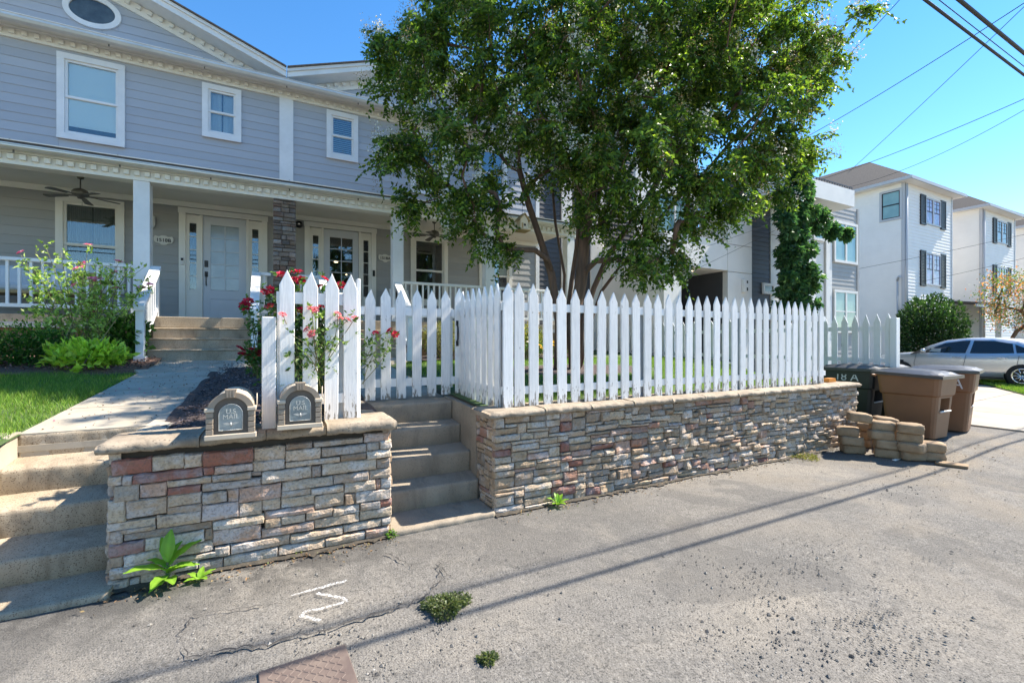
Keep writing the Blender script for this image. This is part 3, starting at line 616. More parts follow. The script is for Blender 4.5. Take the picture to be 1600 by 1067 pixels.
# stone pier between the two units
sc=MB().box(.045,.415,PY+.08,PY+.45,PZ,4.488).build('stone_pier',M['mortar'],house)
def stone_mesh(w,h,d,r,rough=1.0,nx=None,nz=None):
    """split-face stone: x 0..w, z 0..h, front towards -y, bulging up to d"""
    nx=nx or max(2,min(8,int(w/.04)+1)); nz=nz or max(2,min(4,int(h/.035)+1))
    c=min(.007,h*.10); xs=[0]+[c+(w-2*c)*i/nx for i in range(nx+1)]+[w]; zs=[0]+[c+(h-2*c)*j/nz for j in range(nz+1)]+[h]
    X,Z=len(xs),len(zs); v=[]; f=[]; tilt=r.uniform(-.012,.012)*rough; tz=r.uniform(-.010,.010)*rough; ph=[r.uniform(0,6) for _ in range(4)]
    ez=[r.uniform(-.004,.004) for _ in range(X)]; ez2=[r.uniform(-.005,.005) for _ in range(X)]
    for j in range(Z):
        for i in range(X):
            ed=(i in(0,X-1))+(j in(0,Z-1))
            bulge=(math.sin(math.pi*xs[i]/w)**.35 if 0<xs[i]<w else 0)*(math.sin(math.pi*zs[j]/h)**.45 if 0<zs[j]<h else 0)
            y=-d*(.62+.38*bulge)+tilt*(xs[i]/w-.5)*2+tz*(zs[j]/h-.5)*2+rough*.004*(math.sin(xs[i]*40+ph[0])+math.sin(zs[j]*70+ph[1]))+r.uniform(-.0035,.0035)*rough
            if ed: y+=.008+r.uniform(0,.005)
            if ed>1: y+=.006
            dz=(ez[i] if j==0 else ez2[i] if j==Z-1 else 0)*(h/.08 if h<.08 else 1); dx=r.uniform(-.003,.003) if i in(0,X-1) else 0
            v.append((xs[i]+dx,y,zs[j]+dz))
    for j in range(Z-1):
        for i in range(X-1): f.append((j*X+i,j*X+i+1,(j+1)*X+i+1,(j+1)*X+i))
    b0=len(v); per=[i for i in range(X)]+[j*X+X-1 for j in range(1,Z)]+[(Z-1)*X+i for i in range(X-2,-1,-1)]+[j*X for j in range(Z-2,0,-1)]
    for i in per: v.append((v[i][0],.05,v[i][2]))
    n=len(per)
    for k in range(n): f.append((per[(k+1)%n],per[k],b0+k,b0+(k+1)%n))
    me=bpy.data.meshes.new('stone'); me.from_pydata(v,[],f); me.materials.append(M['stone'])
    me.polygons.foreach_set('use_smooth',[k<(X-1)*(Z-1) and rough<.6 for k in range(len(f))]); me.update(); return me
PAL=[((.47,.35,.235),7),((.39,.28,.18),5),((.48,.365,.25),4),((.33,.23,.145),4),((.29,.22,.155),3),((.42,.265,.185),3),((.28,.12,.085),1),((.35,.19,.13),2)]
PALX=[c for c,n in PAL for _ in range(n)]
PBR=[(.17,.125,.095),(.22,.17,.135),(.25,.205,.17),(.19,.12,.09),(.30,.24,.20),(.14,.11,.095)]
def jit(c,r,a=.08): k=1+r.uniform(-a,a); return (c[0]*k,c[1]*k*(1+r.uniform(-.02,.02)),c[2]*k,1)
r_=random.Random(4); z=PZ
while z<4.47:
    h=min(r_.choice((.05,.065,.08,.10)),4.49-z); x=.02; 
    while x<.43:
        w=min(r_.uniform(.10,.22),.44-x)
        if .44-x-w<.06: w=.44-x
        o=put('stone',stone_mesh(w-.006,h-.006,.03,r_,.8,2,2),Matrix.Translation((x,PY+.08,z)),sc); o.color=jit(r_.choice(PBR),r_,.15); x+=w
    z+=h
# ------------------------------------------------------------------ neighbouring buildings
def lapY(b,x0,x1,z0,z1,y,e=.15):
    z=z0
    while z<z1-.01:
        zb=min(z+e,z1); b.add([(x0,y-.02,z),(x1,y-.02,z),(x1,y-.004,zb),(x0,y-.004,zb),(x0,y,z),(x1,y,z)],[(0,1,2,3),(4,5,1,0)]); z=zb
    return b
def lapX(b,y0,y1,z0,z1,x,e=.15):
    z=z0
    while z<z1-.01:
        zb=min(z+e,z1); b.add([(x-.02,y1,z),(x-.02,y0,z),(x-.004,y0,zb),(x-.004,y1,zb),(x,y1,z),(x,y0,z)],[(0,1,2,3),(4,5,1,0)]); z=zb
    return b
MYF=10.0
mod=thing('modern_building','modern white and charcoal three-storey building behind the crape myrtle','building',(15,12,.3))
XL=lambda px:onY(px,420,MYF).x
# charcoal rear wing with white pilaster strips and green-blinded windows
BY=13.0; X2=lambda px:onY(px,450,BY).x
b=lapY(MB(),7.85,14.2,.6,8.6,BY,.16); tag(b.build('charcoal_siding',M['mdark'],mod),kind='stuff')
MB().box(X2(876),X2(891),BY-.10,BY-.025,.6,8.6).build('white_panel',M['mwhite'],mod)
MB().box(X2(921),X2(941),BY-.10,BY-.025,.6,8.6).build('white_panel',M['mwhite'],mod)
MB().box(7.85,14.2,BY+.001,BY+6,.4,8.6).build('rear_block',M['mdark'],mod)
def swin(x0,x1,z0,z1,y,pane,parent,w=.09,mull=1,trim='mwhite',rail=True,blind=None):
    b=MB(); ring(b,x0,x1,z0,z1,y-.06,y+.0,w)
    for k in range(1,mull+1):
        xm=x0+(x1-x0)*k/(mull+1); b.box(xm-w/2,xm+w/2,y-.058,y,z0+w,z1-w)
    o=b.build('window',M[trim],parent)
    for k in range(mull+1):
        a=x0+w+(x1-x0-2*w)*k/(mull+1); c=x0+w+(x1-x0-2*w)*(k+1)/(mull+1)
        MB().box(a,c,y-.03,y-.024,z0+w,z1-w).build('pane',M[pane],o)
        if rail: MB().box(a+.02,c-.02,y-.05,y-.031,(z0+z1)/2-.025,(z0+z1)/2+.025).build('meeting_rail',M[trim],o)
    if blind:
        z=z0+w+.03; q=MB()
        while z<z1-w-.03: q.box(x0+w,x1-w,y-.042,y-.031,z,z+.035); z+=.075
        tag(q.build('blind_slats',M[blind],o),kind='stuff')
    return o
for (pa,pb) in ((943,969),(1012,1032)):
    z1=onY(pa,438,BY).z; swin(X2(pa),X2(pb),1.2,z1,BY-.02,'windark',mod,.10,0,rail=False,blind='blind_green')
# white entrance bay
x0,x1,x2,x3,x4=XL(1037),XL(1065),XL(1137),XL(1175),XL(1205)
zc=3.94
def panel(xa,xb,za,zb,y0=MYF,y1=MYF+.2): return MB().bbox(xa+.008,xb-.008,y0,y1,za+.008,zb-.008,.004).build('wall_panel',M['mwhite'],mod)
panel(x0,x1,.3,zc); panel(x0,x1,zc,4.95); panel(x1,x2,zc,4.95)
for za,zb in ((.3,zc-.02),(zc-.02,4.83),(4.83,5.92)): panel(x2,x3,za,zb)
MB().box(x2-.03,x3+.03,MYF-.04,MYF+.25,5.925,5.97).build('coping',M['mwhite'],mod)
MB().box(x1-.03,x2-.0,MYF-.03,MYF+.24,4.955,4.99).build('coping',M['mwhite'],mod)
MB().box(x0,x0+.2,MYF+.201,BY-.11,.3,4.9).build('side_wall',M['mwhite'],mod)
rec=MB(); rec.box(x1-.2,x1-.001,MYF+.201,MYF+2.2,.3,zc); rec.box(x2+.001,x2+.2,MYF+.201,MYF+2.2,.3,zc); rec.box(x1,x2,MYF+2.0,MYF+2.2,.3,zc-.05); rec.build('recess_wall',M['mdark'],mod)
so=MB().box(x1,x2,MYF+.201,MYF+2.0,zc+.0,zc+.1).build('recess_soffit',M['mwhite'],mod)
MB().lathe([(0,0),(.06,0),(.06,.01)],onZ(1080,424,zc-.012),14).build('downlight',M['lampglow'],so)
dd=MB().box(11.95,12.95,MYF+1.94,MYF+1.999,.3,3.05).build('door',M['shutter'],mod); MB().box(12.5,12.85,MYF+1.925,MYF+1.938,.6,2.9).build('pane',M['windark'],dd)
# glazing and dark wall above the entrance balcony
MB().box(x0,x2-.0,MYF+1.2,MYF+1.3,4.7,8.6).build('upper_wall',M['mwhite'],mod)
swin(x1+.1,x2-.3,5.0,6.6,MYF+1.19,'winteal',mod,.07,1,'mwhite',False)
for k in range(14):
    xx=x1+.05+(x2-x1-.1)*k/13; MB().box(xx-.008,xx+.008,MYF+.08,MYF+.096,4.99,5.85).build('balcony_bar',M['black'],mod)
MB().box(x1,x2,MYF+.075,MYF+.1,5.85,5.88).build('balcony_rail',M['black'],mod)
b=lapY(MB(),x3+.01,x4,.3,8.0,MYF+.06,.16); tag(b.build('charcoal_siding',M['mdark'],mod),kind='stuff')
b=lapX(MB(),MYF+.26,MYF+1.1,4.9,8.0,x3,.16); tag(b.build('charcoal_siding',M['mdark'],mod),kind='stuff')
q0=onY(1192,442,MYF); q1=onY(1205,460,MYF); swin(q0.x,q1.x+.2,q1.z,q0.z,MYF+.04,'windark',mod,.09,0,rail=False)
MB().box(x3,XL(1336),MYF+.3,MYF+2.2,.3,7.2).build('block',M['mwhite'],mod)
x5,x6=XL(1298),XL(1338)
for za,zb in ((.3,3.0),(3.0,5.4),(5.4,7.05)): panel(x4+.0,XL(1288),za,zb,MYF+.02,MYF+.29)
MB().box(XL(1289),x5-.01,MYF-.05,MYF+.29,.3,7.05).build('white_panel',M['mwhite'],mod)
q0=onY(1270,352,MYF); q1=onY(1288,378,MYF); swin(q0.x,q1.x-.05,q1.z,q0.z,MYF+.01,'winteal',mod,.09,0)
b=lapY(MB(),x5,x6,.3,7.05,MYF,.17); tag(b.build('grey_siding',M['mgrey'],mod),kind='stuff')
b=MB(); b.box(x6,x6+.14,MYF-.04,MYF+.29,.3,7.05); b.build('corner_board',M['mgrey'],mod)
for (ya,yb) in ((346,412),(452,520)):
    za=onY(1318,ya+2,MYF).z; zb=onY(1318,yb,MYF).z; swin(x5+.12,x6-.05,zb,za,MYF-.02,'winteal',mod,.10,1,'mwhite',ya>400)
x7=onY(1334,300,MYF-1.1).x; bal=MB(); bal.box(XL(1205)-1.0,x7+.05,MYF-1.1,MYF+.29,6.52,6.56); bal.box(XL(1205)-1.0,x7+.05,MYF-1.1,MYF-.95,6.56,7.12); bal.box(x7-.1,x7+.05,MYF-.949,MYF+.29,6.56,7.12); bal.box(XL(1205)-1.0,XL(1205)-.85,MYF-.949,MYF+.29,6.56,7.12)
bo=bal.build('balcony',M['mwhite'],mod)
for k in range(26):
    xx=XL(1205)-.9+(x7-XL(1205)+.9)*k/25; MB().box(xx-.01,xx+.01,MYF-1.05,MYF-1.03,7.12,7.22).build('railing_bar',M['black'],bo)
MB().box(XL(1205)-.95,x7,MYF-1.06,MYF-1.02,7.22,7.24).build('railing_top',M['black'],bo)
b=lapY(MB(),16.2,18.1,7.1,9.2,MYF+.6,.17); tag(b.build('grey_siding',M['mgrey'],mod),kind='stuff')
# wall lantern beside the recess
wl=thing('wall_light','small white box light on the white wall beside the recessed entrance','wall light',onY(1161,447,MYF))
p=onY(1161,447,MYF); MB().bbox(p.x-.10,p.x+.10,MYF-.12,MYF-.002,p.z-.22,p.z+.22,.015).build('housing',M['mwhite'],wl)
MB().box(p.x+.02,p.x+.085,MYF-.128,MYF-.121,p.z-.17,p.z-.06).box(p.x+.02,p.x+.085,MYF-.128,MYF-.121,p.z+.08,p.z+.17).build('lens',M['black'],wl)

def townhouse(name,label,x0,yf,w,dep,zg,ze,pane,leftwin,grp='white townhouses along the row'):
    t=thing(name,label,'house',(x0+w/2,yf+dep/2,zg),grp)
    x1=x0+w
    MB().box(x0+.001,x1,yf+.001,yf+dep,zg-.5,ze).build('wall',M['twhite'],t)
    tag(lapY(MB(),x0+.12,x1-.1,zg,ze-.02,yf,.16).build('lap_siding',M['twhite'],t),kind='stuff')
    tag(lapX(MB(),yf+.12,yf+dep,zg,ze-.02,x0,.16).build('lap_siding',M['twhite'],t),kind='stuff')
    MB().box(x0-.035,x0+.10,yf-.035,yf+.10,zg,ze-.02).build('corner_board',M['tgrey'],t)
    MB().box(x1-.10,x1+.02,yf-.035,yf,zg,ze-.02).build('corner_board',M['tgrey'],t)
    MB().tube([(x0+.02,yf-.09,ze-.1),(x0+.02,yf-.09,zg+.1)],.05,8).build('downspout',M['tgrey'],t)
    ov=.42; e=MB(); e.box(x0-ov,x1+ov,yf-ov,yf+dep+ov,ze-.02,ze+.0); e.build('soffit',M['twhite'],t)
    g=MB(); g.box(x0-ov-.06,x1+ov+.06,yf-ov-.06,yf-ov,ze-.03,ze+.12); g.box(x0-ov-.06,x0-ov,yf-ov,yf+dep+ov,ze-.03,ze+.12); g.build('gutter',M['tgrey'],t)
    xm=(x0+x1)/2; ya,yb=yf+w/2,yf+dep-w/2; zr=ze+2.35
    v=[(x0-ov-.05,yf-ov-.05,ze+.1),(x1+ov+.05,yf-ov-.05,ze+.1),(x1+ov+.05,yf+dep+ov,ze+.1),(x0-ov-.05,yf+dep+ov,ze+.1),(xm,ya,zr),(xm,yb,zr)]
    MB().add(v,[(0,1,4),(1,2,5,4),(2,3,5),(3,0,4,5)]).build('roof',M['shingle'],t)
    for (za,zb) in ((ze-1.78,ze-.42),(ze-4.85,ze-3.2)):
        cx=xm+.35; wx0,wx1=cx-.85,cx+.85
        o=MB(); ring(o,wx0,wx1,za,zb,yf-.06,yf-.005,.08); o.box(cx-.07,cx+.07,yf-.056,yf-.005,za+.08,zb-.08); wo=o.build('window',M['tgrey'],t)
        for s in (0,1):
            a,c=(wx0+.08,cx-.07) if s==0 else (cx+.07,wx1-.08)
            MB().box(a,c,yf-.03,yf-.025,za+.08,zb-.08).build('pane',M[pane],wo)
            m=MB(); m.box((a+c)/2-.012,(a+c)/2+.012,yf-.04,yf-.031,(za+zb)/2,zb-.08); m.box(a,c,yf-.05,yf-.031,(za+zb)/2-.03,(za+zb)/2+.01)
            for k in (1,2): m.box(a,c,yf-.04,yf-.0315,(za+zb)/2+(zb-za)*.16*k-.01,(za+zb)/2+(zb-za)*.16*k+.01)
            m.build('muntin',M['shutter'],wo)
        for a,c in ((wx0-.56,wx0-.02),(wx1+.02,wx1+.56)):
            q=MB(); ring(q,a,c,za-.08,zb+.06,yf-.075,yf-.0,.07)
            z=za
            while z<zb-.02: q.box(a+.07,c-.07,yf-.06,yf-.01,z,z+.05); z+=.075
            q.build('shutter',M['shutter'],t)
    if leftwin:
        ya,yb,za,zb=leftwin; o=MB(); o.box(x0-.06,x0,ya,ya+.1,za,zb); o.box(x0-.06,x0,yb-.1,yb,za,zb); o.box(x0-.06,x0,ya+.1,yb-.1,za,za+.1); o.box(x0-.06,x0,ya+.1,yb-.1,zb-.1,zb)
        wo=o.build('window',M['tgrey'],t); q=MB(); q.box(x0-.045,x0-.03,ya+.1,yb-.1,(za+zb)/2-.03,(za+zb)/2+.03)
        q.box(x0-.045,x0-.03,ya+.1,ya+.14,za+.1,zb-.1); q.box(x0-.045,x0-.03,yb-.14,yb-.1,za+.1,zb-.1); q.box(x0-.045,x0-.03,ya+.14,yb-.14,za+.1,za+.14); q.box(x0-.045,x0-.03,ya+.14,yb-.14,zb-.14,zb-.1); q.build('sash',M['shutter'],wo)
        MB().box(x0-.028,x0-.02,ya+.14,yb-.14,za+.14,zb-.14).build('pane',M['winteal'],wo)
    return t
t1=townhouse('townhouse','nearest white townhouse with black shutters and violet-tinted windows behind the round bush',27,10.6,5.25,9,.35,9.3,'winpink',(10.66,11.6,7.55,9.05))
t2=townhouse('townhouse','second white townhouse with black shutters and clear grey windows, right of the nearest one',36.3,10.6,5.1,9,.4,9.3,'windark',None)
t3=townhouse('townhouse','third white townhouse, cut off by the right edge of the photo',45.8,10.6,5.1,9,.4,9.4,'windark',None)
# porch entry of the second townhouse
MB().prism([(9.6,3.55),(12.5,3.95),(12.5,4.05),(9.6,3.65)],'x',32.3,36.25).build('entry_roof',M['shingle'],t2)
MB().box(32.3,36.25,9.62,9.7,3.42,3.56).build('entry_fascia',M['tgrey'],t2)
MB().box(32.35,36.2,12.2,12.4,.35,3.8).build('entry_wall',M['mwhite'],t2)
MB().box(33.0,33.9,12.14,12.2,.35,2.9).build('door',M['shutter'],t2)
MB().box(35.9,36.15,9.7,9.95,.35,3.42).build('entry_post',M['twhite'],t2)
MB().box(41.5,45.6,12.2,12.4,.35,3.3).build('garage_wall',M['tgrey'],t3)
gd=MB().box(42.0,45.2,12.1,12.19,.4,2.6).build('garage_door',M['mbdark'],t3)
for k in range(4): MB().box(42.1+k*.78,42.8+k*.78,12.085,12.099,1.95,2.4).build('pane',M['windark'],gd)
# electric service mast and meter on the nearest townhouse's side wall
um=thing('utility_mast','grey conduit mast and meter box on the white side wall beside the round bush','meter',(26.9,10.9,.4))
MB().tube([(26.93,10.85,.8),(26.93,10.85,4.55)],.035,8).build('conduit',M['tgrey'],um)
MB().tube([(26.93,10.85,4.55),(26.88,10.8,4.72),(26.8,10.7,4.74)],.05,8).build('weatherhead',M['tgrey'],um)
MB().bbox(26.75,26.97,10.7,11.0,1.5,2.2,.02).build('meter_box',M['tgrey'],um)
# ------------------------------------------------------------------ retaining walls of ledge stone
WY=3.79
SW=thing('stone_wall','short ledge-stone retaining wall between the two street stairs, under the mailboxes','wall',(-.03,3.95,0),'ledge-stone retaining walls')
MB().box(-.915,.85,WY+.03,4.18,-.1,.893).build('wall_core',M['mortar'],SW)
CR,TN,RD,PK,GY,BR,CRG,ORG=(.50,.38,.265),(.42,.30,.20),(.31,.13,.09),(.47,.305,.215),(.41,.32,.24),(.31,.21,.135),(.54,.425,.305),(.35,.17,.085)
SA=[(68,332,128,228,RD),(337,550,100,195,CR),(553,667,85,172,CR),(673,1005,75,168,RD),(208,668,220,278,RD),(675,747,172,222,RD),(750,1003,168,215,PK),(42,132,235,297,CR),(138,203,228,288,TN),
(435,728,262,304,CR),(735,990,225,267,TN),(83,243,295,398,GY),(250,430,285,374,PK),(440,655,308,354,RD),(665,1057,285,333,TN),(440,660,357,430,CR),(668,832,345,417,TN),(838,907,315,400,PK),(912,1191,308,405,PK),
(40,157,395,538,CR),(162,433,395,510,TN),(435,660,437,483,TN),(665,910,425,528,PK),(915,1063,412,498,CR),(362,658,495,578,CR),(30,357,545,598,CR),(738,1078,530,588,CR),(130,355,583,612,TN),(148,730,614,657,BR),(45,137,600,680,TN),
(685,735,580,650,BR),(738,1055,593,695,PK),(50,282,685,765,RD),(285,680,645,722,CRG),(50,142,770,835,TN),(148,440,755,828,CRG),(445,740,705,768,CR),(445,757,780,815,CR),(750,850,702,765,GY),(858,1248,685,745,CR),(55,400,848,918,CR),(405,640,815,880,CR),(645,802,800,862,GY),(808,1168,770,830,CRG),(35,177,935,1020,GY),(183,253,915,977,GY),(258,480,885,960,CR),(485,640,885,930,GY)]
SB=[(32,255,235,330,CR),(265,453,205,240,BR),(465,820,188,225,GY),(830,1007,135,190,PK),(28,250,335,402,CR),(260,513,250,330,CRG),(520,847,235,293,GY),(852,935,195,245,GY),(943,1025,180,235,CRG),(262,653,335,372,CRG),(658,840,283,325,BR),(847,1017,255,308,CRG),(18,82,405,432,BR),(90,448,405,485,CRG),(453,517,362,440,BR),(525,915,350,428,CRG),(918,1012,308,378,BR),(235,600,480,542,CR),(607,860,428,488,TN),(867,1015,395,455,GY),(232,442,545,588,TN),(450,678,525,570,CR),(687,908,487,557,CRG),(912,943,458,525,ORG),(950,1020,455,520,CRG),(90,220,608,685,CR),(228,468,597,667,CRG),(473,685,575,670,CR),(692,763,565,640,BR),(768,1020,555,627,CR),(110,465,692,742,PK),(607,795,665,720,CRG),(802,942,630,683,TN),(945,1025,605,655,RD),(410,600,690,747,CR),(112,227,742,808,TN),(232,402,728,785,CRG),(797,1025,690,752,CR),(467,790,750,810,CR),(88,463,820,878,PK),(680,950,790,838,CRG),(955,1018,740,785,GY),(298,673,862,915,CR),(210,543,945,1000,CR),(548,835,885,950,CR),(840,1008,825,888,PK)]
r_=random.Random(8)
for L,ox,oy,k in ((SA,160,690,4.268),(SB,390,650,4.639)):
    for (xa,xb,ya,yb,c) in L:
        p=onY(ox+xa/k,oy+ya/k,WY); q=onY(ox+xa/k,oy+yb/k,WY); e=onY(ox+xb/k,oy+ya/k,WY)
        x0_,x1_=max(p.x,-.945),min(e.x,.88); z1_=min(p.z,.915); z0_=q.z
        if z1_-z0_<.02 or x1_-x0_<.02: continue
        o=put('stone',stone_mesh(x1_-x0_+.004,z1_-z0_+.005,r_.uniform(.018,.036),r_,.7),Matrix.Translation((x0_-.002,WY,z0_-.0025)),SW); o.color=jit(c,r_,.06)
for k in range(9):   # end return of the wall beside the middle stair and the left stair
    for (X,rot,sx) in ((.853,90,1),(-.918,-90,-1)):
        yy=WY+.01
        while yy<4.15:
            w=min(r_.uniform(.13,.26),4.18-yy)
            if 4.18-yy-w<.06: w=4.18-yy
            Mx=Matrix.Translation((X,yy if sx>0 else yy+w,k*.1))@Matrix.Rotation(R(rot),4,'Z')
            o=put('stone',stone_mesh(w-.006,.093,.03,r_,.7,3,2),Mx,SW); o.color=jit(r_.choice(PALX),r_); yy+=w
def cap(x0,x1,y0,y1,z0,z1,r,parent,rough=.012,rot=0,endl=0,endr=0):
    """rock-faced coping slab"""
    nx=max(6,int((x1-x0)/.022)); ny=6; v=[]; f=[]; L=y1-y0
    prof=[(.02,z0),(.004,z0+(z1-z0)*.22),(.0,z0+(z1-z0)*.55),(.010,z1-.014),(.026,z1-.004),(.05,z1)]+[(L*(.2+.75*j/ny),z1+.003*math.sin(j*1.3)) for j in range(ny)]+[(L,z1-.012),(L,z0)]
    nP=len(prof); ph=[r.uniform(0,6) for _ in range(6)]
    def nz(x,k): return .5*math.sin(x*21+ph[k])+.32*math.sin(x*53+ph[k+1])+.25*math.sin(x*97+ph[k+2]*2)
    for i in range(nx+1):
        x=x0+(x1-x0)*i/nx
        if endl: g=max(0,1-(x-x0)/.05)
        else: g=max(0,1-(x-x0)/.012)*.35
        g2=(max(0,1-(x1-x)/.05) if endr else max(0,1-(x1-x)/.012)*.35); g=max(g,g2)
        for j,(dy,z) in enumerate(prof):
            yj=y0+dy; zj=z
            if j<6: yj+=rough*nz(x+j*.03,j%3)+r.uniform(-.002,.002); zj+=(.006*nz(x*1.3,2) if j==0 else .004*nz(x,1) if j>2 else 0)
            elif j<nP-2: zj+=.0025*nz(x*.6+j,0)
            if 2<j<nP-1: zj-=.022*g*g
            if j<6: yj+=.02*g*g
            v.append((x,yj,zj))
    for i in range(nx):
        for j in range(nP): f.append((i*nP+j,(i+1)*nP+j,(i+1)*nP+(j+1)%nP,i*nP+(j+1)%nP)[::-1])
    f.append(tuple(range(nP))); f.append(tuple(nx*nP+j for j in range(nP-1,-1,-1)))
    me=bpy.data.meshes.new('cap_stone'); me.from_pydata(v,[],f); me.materials.append(M['cap']); me.polygons.foreach_set('use_smooth',[k<len(f)-2 for k in range(len(f))]); me.update(); return link('cap_stone',me,parent)
r_=random.Random(21)
for (a,c,zt,y0,el,er) in ((-.985,-.440,.955,3.715,1,0),(-.436,-.040,.948,3.725,0,0),(-.036,.366,.948,3.725,0,0),(.37,.905,.972,3.70,0,1)):
    cap(a,c,y0,4.22,.885 if zt<.96 else .885,zt,r_,SW,.008,0,el,er)
# long right wall
RW=thing('stone_wall','long ledge-stone retaining wall under the white picket fence','wall',(5,3.95,0),'ledge-stone retaining walls')
RX0,RX1=1.81,8.08
MB().box(RX0+.02,RX1-.02,WY+.035,4.2,-.1,.888).build('wall_core',M['mortar'],RW)
def ashlar(W,H,mw,mh,r):
    nx,nz=int(round(W/mw)),int(round(H/mh)); occ=[[False]*nx for _ in range(nz)]; out=[]
    for j in range(nz):
        i=0
        while i<nx:
            if occ[j][i]: i+=1; continue
            run=0
            while i+run<nx and not occ[j][i+run]: run+=1
            h=r.choices((1,2,3,4),(2.6,4.8,1.9,.15))[0]; h=min(h,nz-j)
            if nz-j-h==1 and h<3: h+=1
            w=r.choice((4,5,6,7,8,9)) if h<3 else r.choice((3,4,5,6))
            if h==1: w+=r.choice((1,3))
            w=min(w,run)
            if run-w in(1,2): w=run
            for jj in range(j,j+h):
                for ii in range(i,i+w): occ[jj][ii]=True
            out.append((i*W/nx,j*H/nz,w*W/nx,h*H/nz)); i+=w
    return out
r_=random.Random(33)
SL_=sorted(ashlar(RX1-RX0,.895,.0345,.0332,r_),key=lambda s:-(s[2]*s[3])/(1+(s[0]*.22))**2)
print('right wall stones',len(SL_))
rest=[]
for n_,(x,z,w,h) in enumerate(SL_):
    rough=.7 if x<1.0 else 1.35
    c=r_.choice(PALX) if x<4 else r_.choice(PALX[:18]+[(.36,.285,.21)]*6)
    d=r_.uniform(.015,.035) if x<1.2 else r_.uniform(.008,.05)
    me=stone_mesh(w-.005,h-.006,d,r_,rough)
    if n_>=292: rest.append((me,RX0+x+.003,z+.003,jit(c,r_))); continue
    o=put('stone',me,Matrix.Translation((RX0+x+.003,WY,z+.003)),RW); o.color=jit(c,r_)
if rest:
    V=[];F=[];C=[]
    for (me,x,z,c) in rest:
        b0=len(V); V+=[(v.co.x+x,v.co.y+WY,v.co.z+z) for v in me.vertices]; F+=[tuple(i+b0 for i in p.vertices) for p in me.polygons]; C+=[c]*len(me.vertices)
    me=bpy.data.meshes.new('small_stones'); me.from_pydata(V,[],F); me.materials.append(M['stone_far']); a=me.color_attributes.new('Col','FLOAT_COLOR','POINT'); a.data.foreach_set('color',np.array(C,dtype=np.float32).ravel()); me.update()
    link('small_stones',me,RW)['kind']='stuff'
for (y,z,w,h) in ashlar(.46,.895,.0285,.032,r_):   # left end return, facing the middle stair
    o=put('stone',stone_mesh(w-.006,h-.006,.02,r_,.7,3,2),Matrix.Translation((RX0+.02,WY-.0+y+w,z+.003))@Matrix.Rotation(R(-90),4,'Z'),RW); o.color=jit(r_.choice(PALX),r_)
CJ=[1.745,2.329,2.89,3.458,4.034,4.576,5.185,5.699,6.272,6.963,7.5,8.13]
for i,(a,c) in enumerate(zip(CJ,CJ[1:])): cap(a+.003,c-.003,3.715,4.22,.895,.958+r_.uniform(-.004,.006),r_,RW,.010,0,i==0,i==len(CJ)-2)

# ------------------------------------------------------------------ street stairs
def stair(name,label,x0,x1,noses,zb,mat,yback):
    t=thing(name,label,'stairs',((x0+x1)/2,4.4,0),'concrete street stairs')
    r=random.Random(len(label))
    for k,(y,ztop,zback,zlow) in enumerate(noses):
        ye=noses[k+1][0]+.05 if k+1<len(noses) else yback
        n=40; v=[]; f=[]
        prof=[(y+.012,zlow),(y+.004,ztop-.035),(y+.004,ztop-.012),(y+.014,ztop-.002),(y+.05,ztop),(ye,zback),(ye,zlow)]
        for i in range(n+1):
            x=x0+(x1-x0)*i/n; e=.003*math.sin(x*17+k)+.0015*math.sin(x*51)
            for j,(yy,zz) in enumerate(prof): v.append((x,yy+(e if j<4 else 0)+0,zz+(.0015*math.sin(x*37+j) if 1<=j<4 else 0)))
        P=len(prof)
        for i in range(n):
            for j in range(P): f.append((i*P+j,(i+1)*P+j,(i+1)*P+(j+1)%P,i*P+(j+1)%P))
        f.append(tuple(range(P))); f.append(tuple(n*P+j for j in range(P-1,-1,-1)))
        me=bpy.data.meshes.new('step'); me.from_pydata(v,[],f); me.materials.append(mat); me.polygons.foreach_set('use_smooth',[q%P<4 and q<n*P for q in range(len(f))]); me.update(); link('step',me,t)
    return t
ls=stair('concrete_stairs','worn tan concrete stairs left of the short stone wall, leading to the front walk',-1.72,-.90,[(3.66,.045,.06,-.1),(4.0,.225,.29,-.05),(4.28,.465,.51,.1),(4.56,.68,.72,.3),(4.84,.888,.89,.5)],0,M['conc'],4.9)
# cheek walls
MB().prism([(3.75,-.1),(4.9,-.1),(4.9,.90),(4.75,.90),(3.75,.30)],'x',-1.95,-1.722).build('cheek_wall',M['walk'],ls)
MB().prism([(4.18,.5),(5.3,.5),(5.3,.93),(4.85,.925),(4.18,.93)],'x',-.898,-.72).build('cheek_wall',M['walk'],ls)
rs=stair('concrete_stairs','grey concrete stairs between the two stone walls, leading to the gate',.87,1.80,[(3.74,.045,.055,-.1),(4.117,.248,.292,-.05),(4.325,.488,.522,.1),(4.60,.712,.735,.3),(4.855,.932,.945,.5)],0,M['conc_grey'],5.4)
MB().prism([(4.19,.0),(5.15,.0),(5.15,.955),(4.85,.945),(4.19,.915)],'x',1.802,1.95).build('cheek_wall',M['conc_grey'],rs)
MB().prism([(4.19,.0),(5.15,.0),(5.15,.955),(4.85,.945),(4.19,.915)],'x',.72,.868).build('cheek_wall',M['conc_grey'],rs)

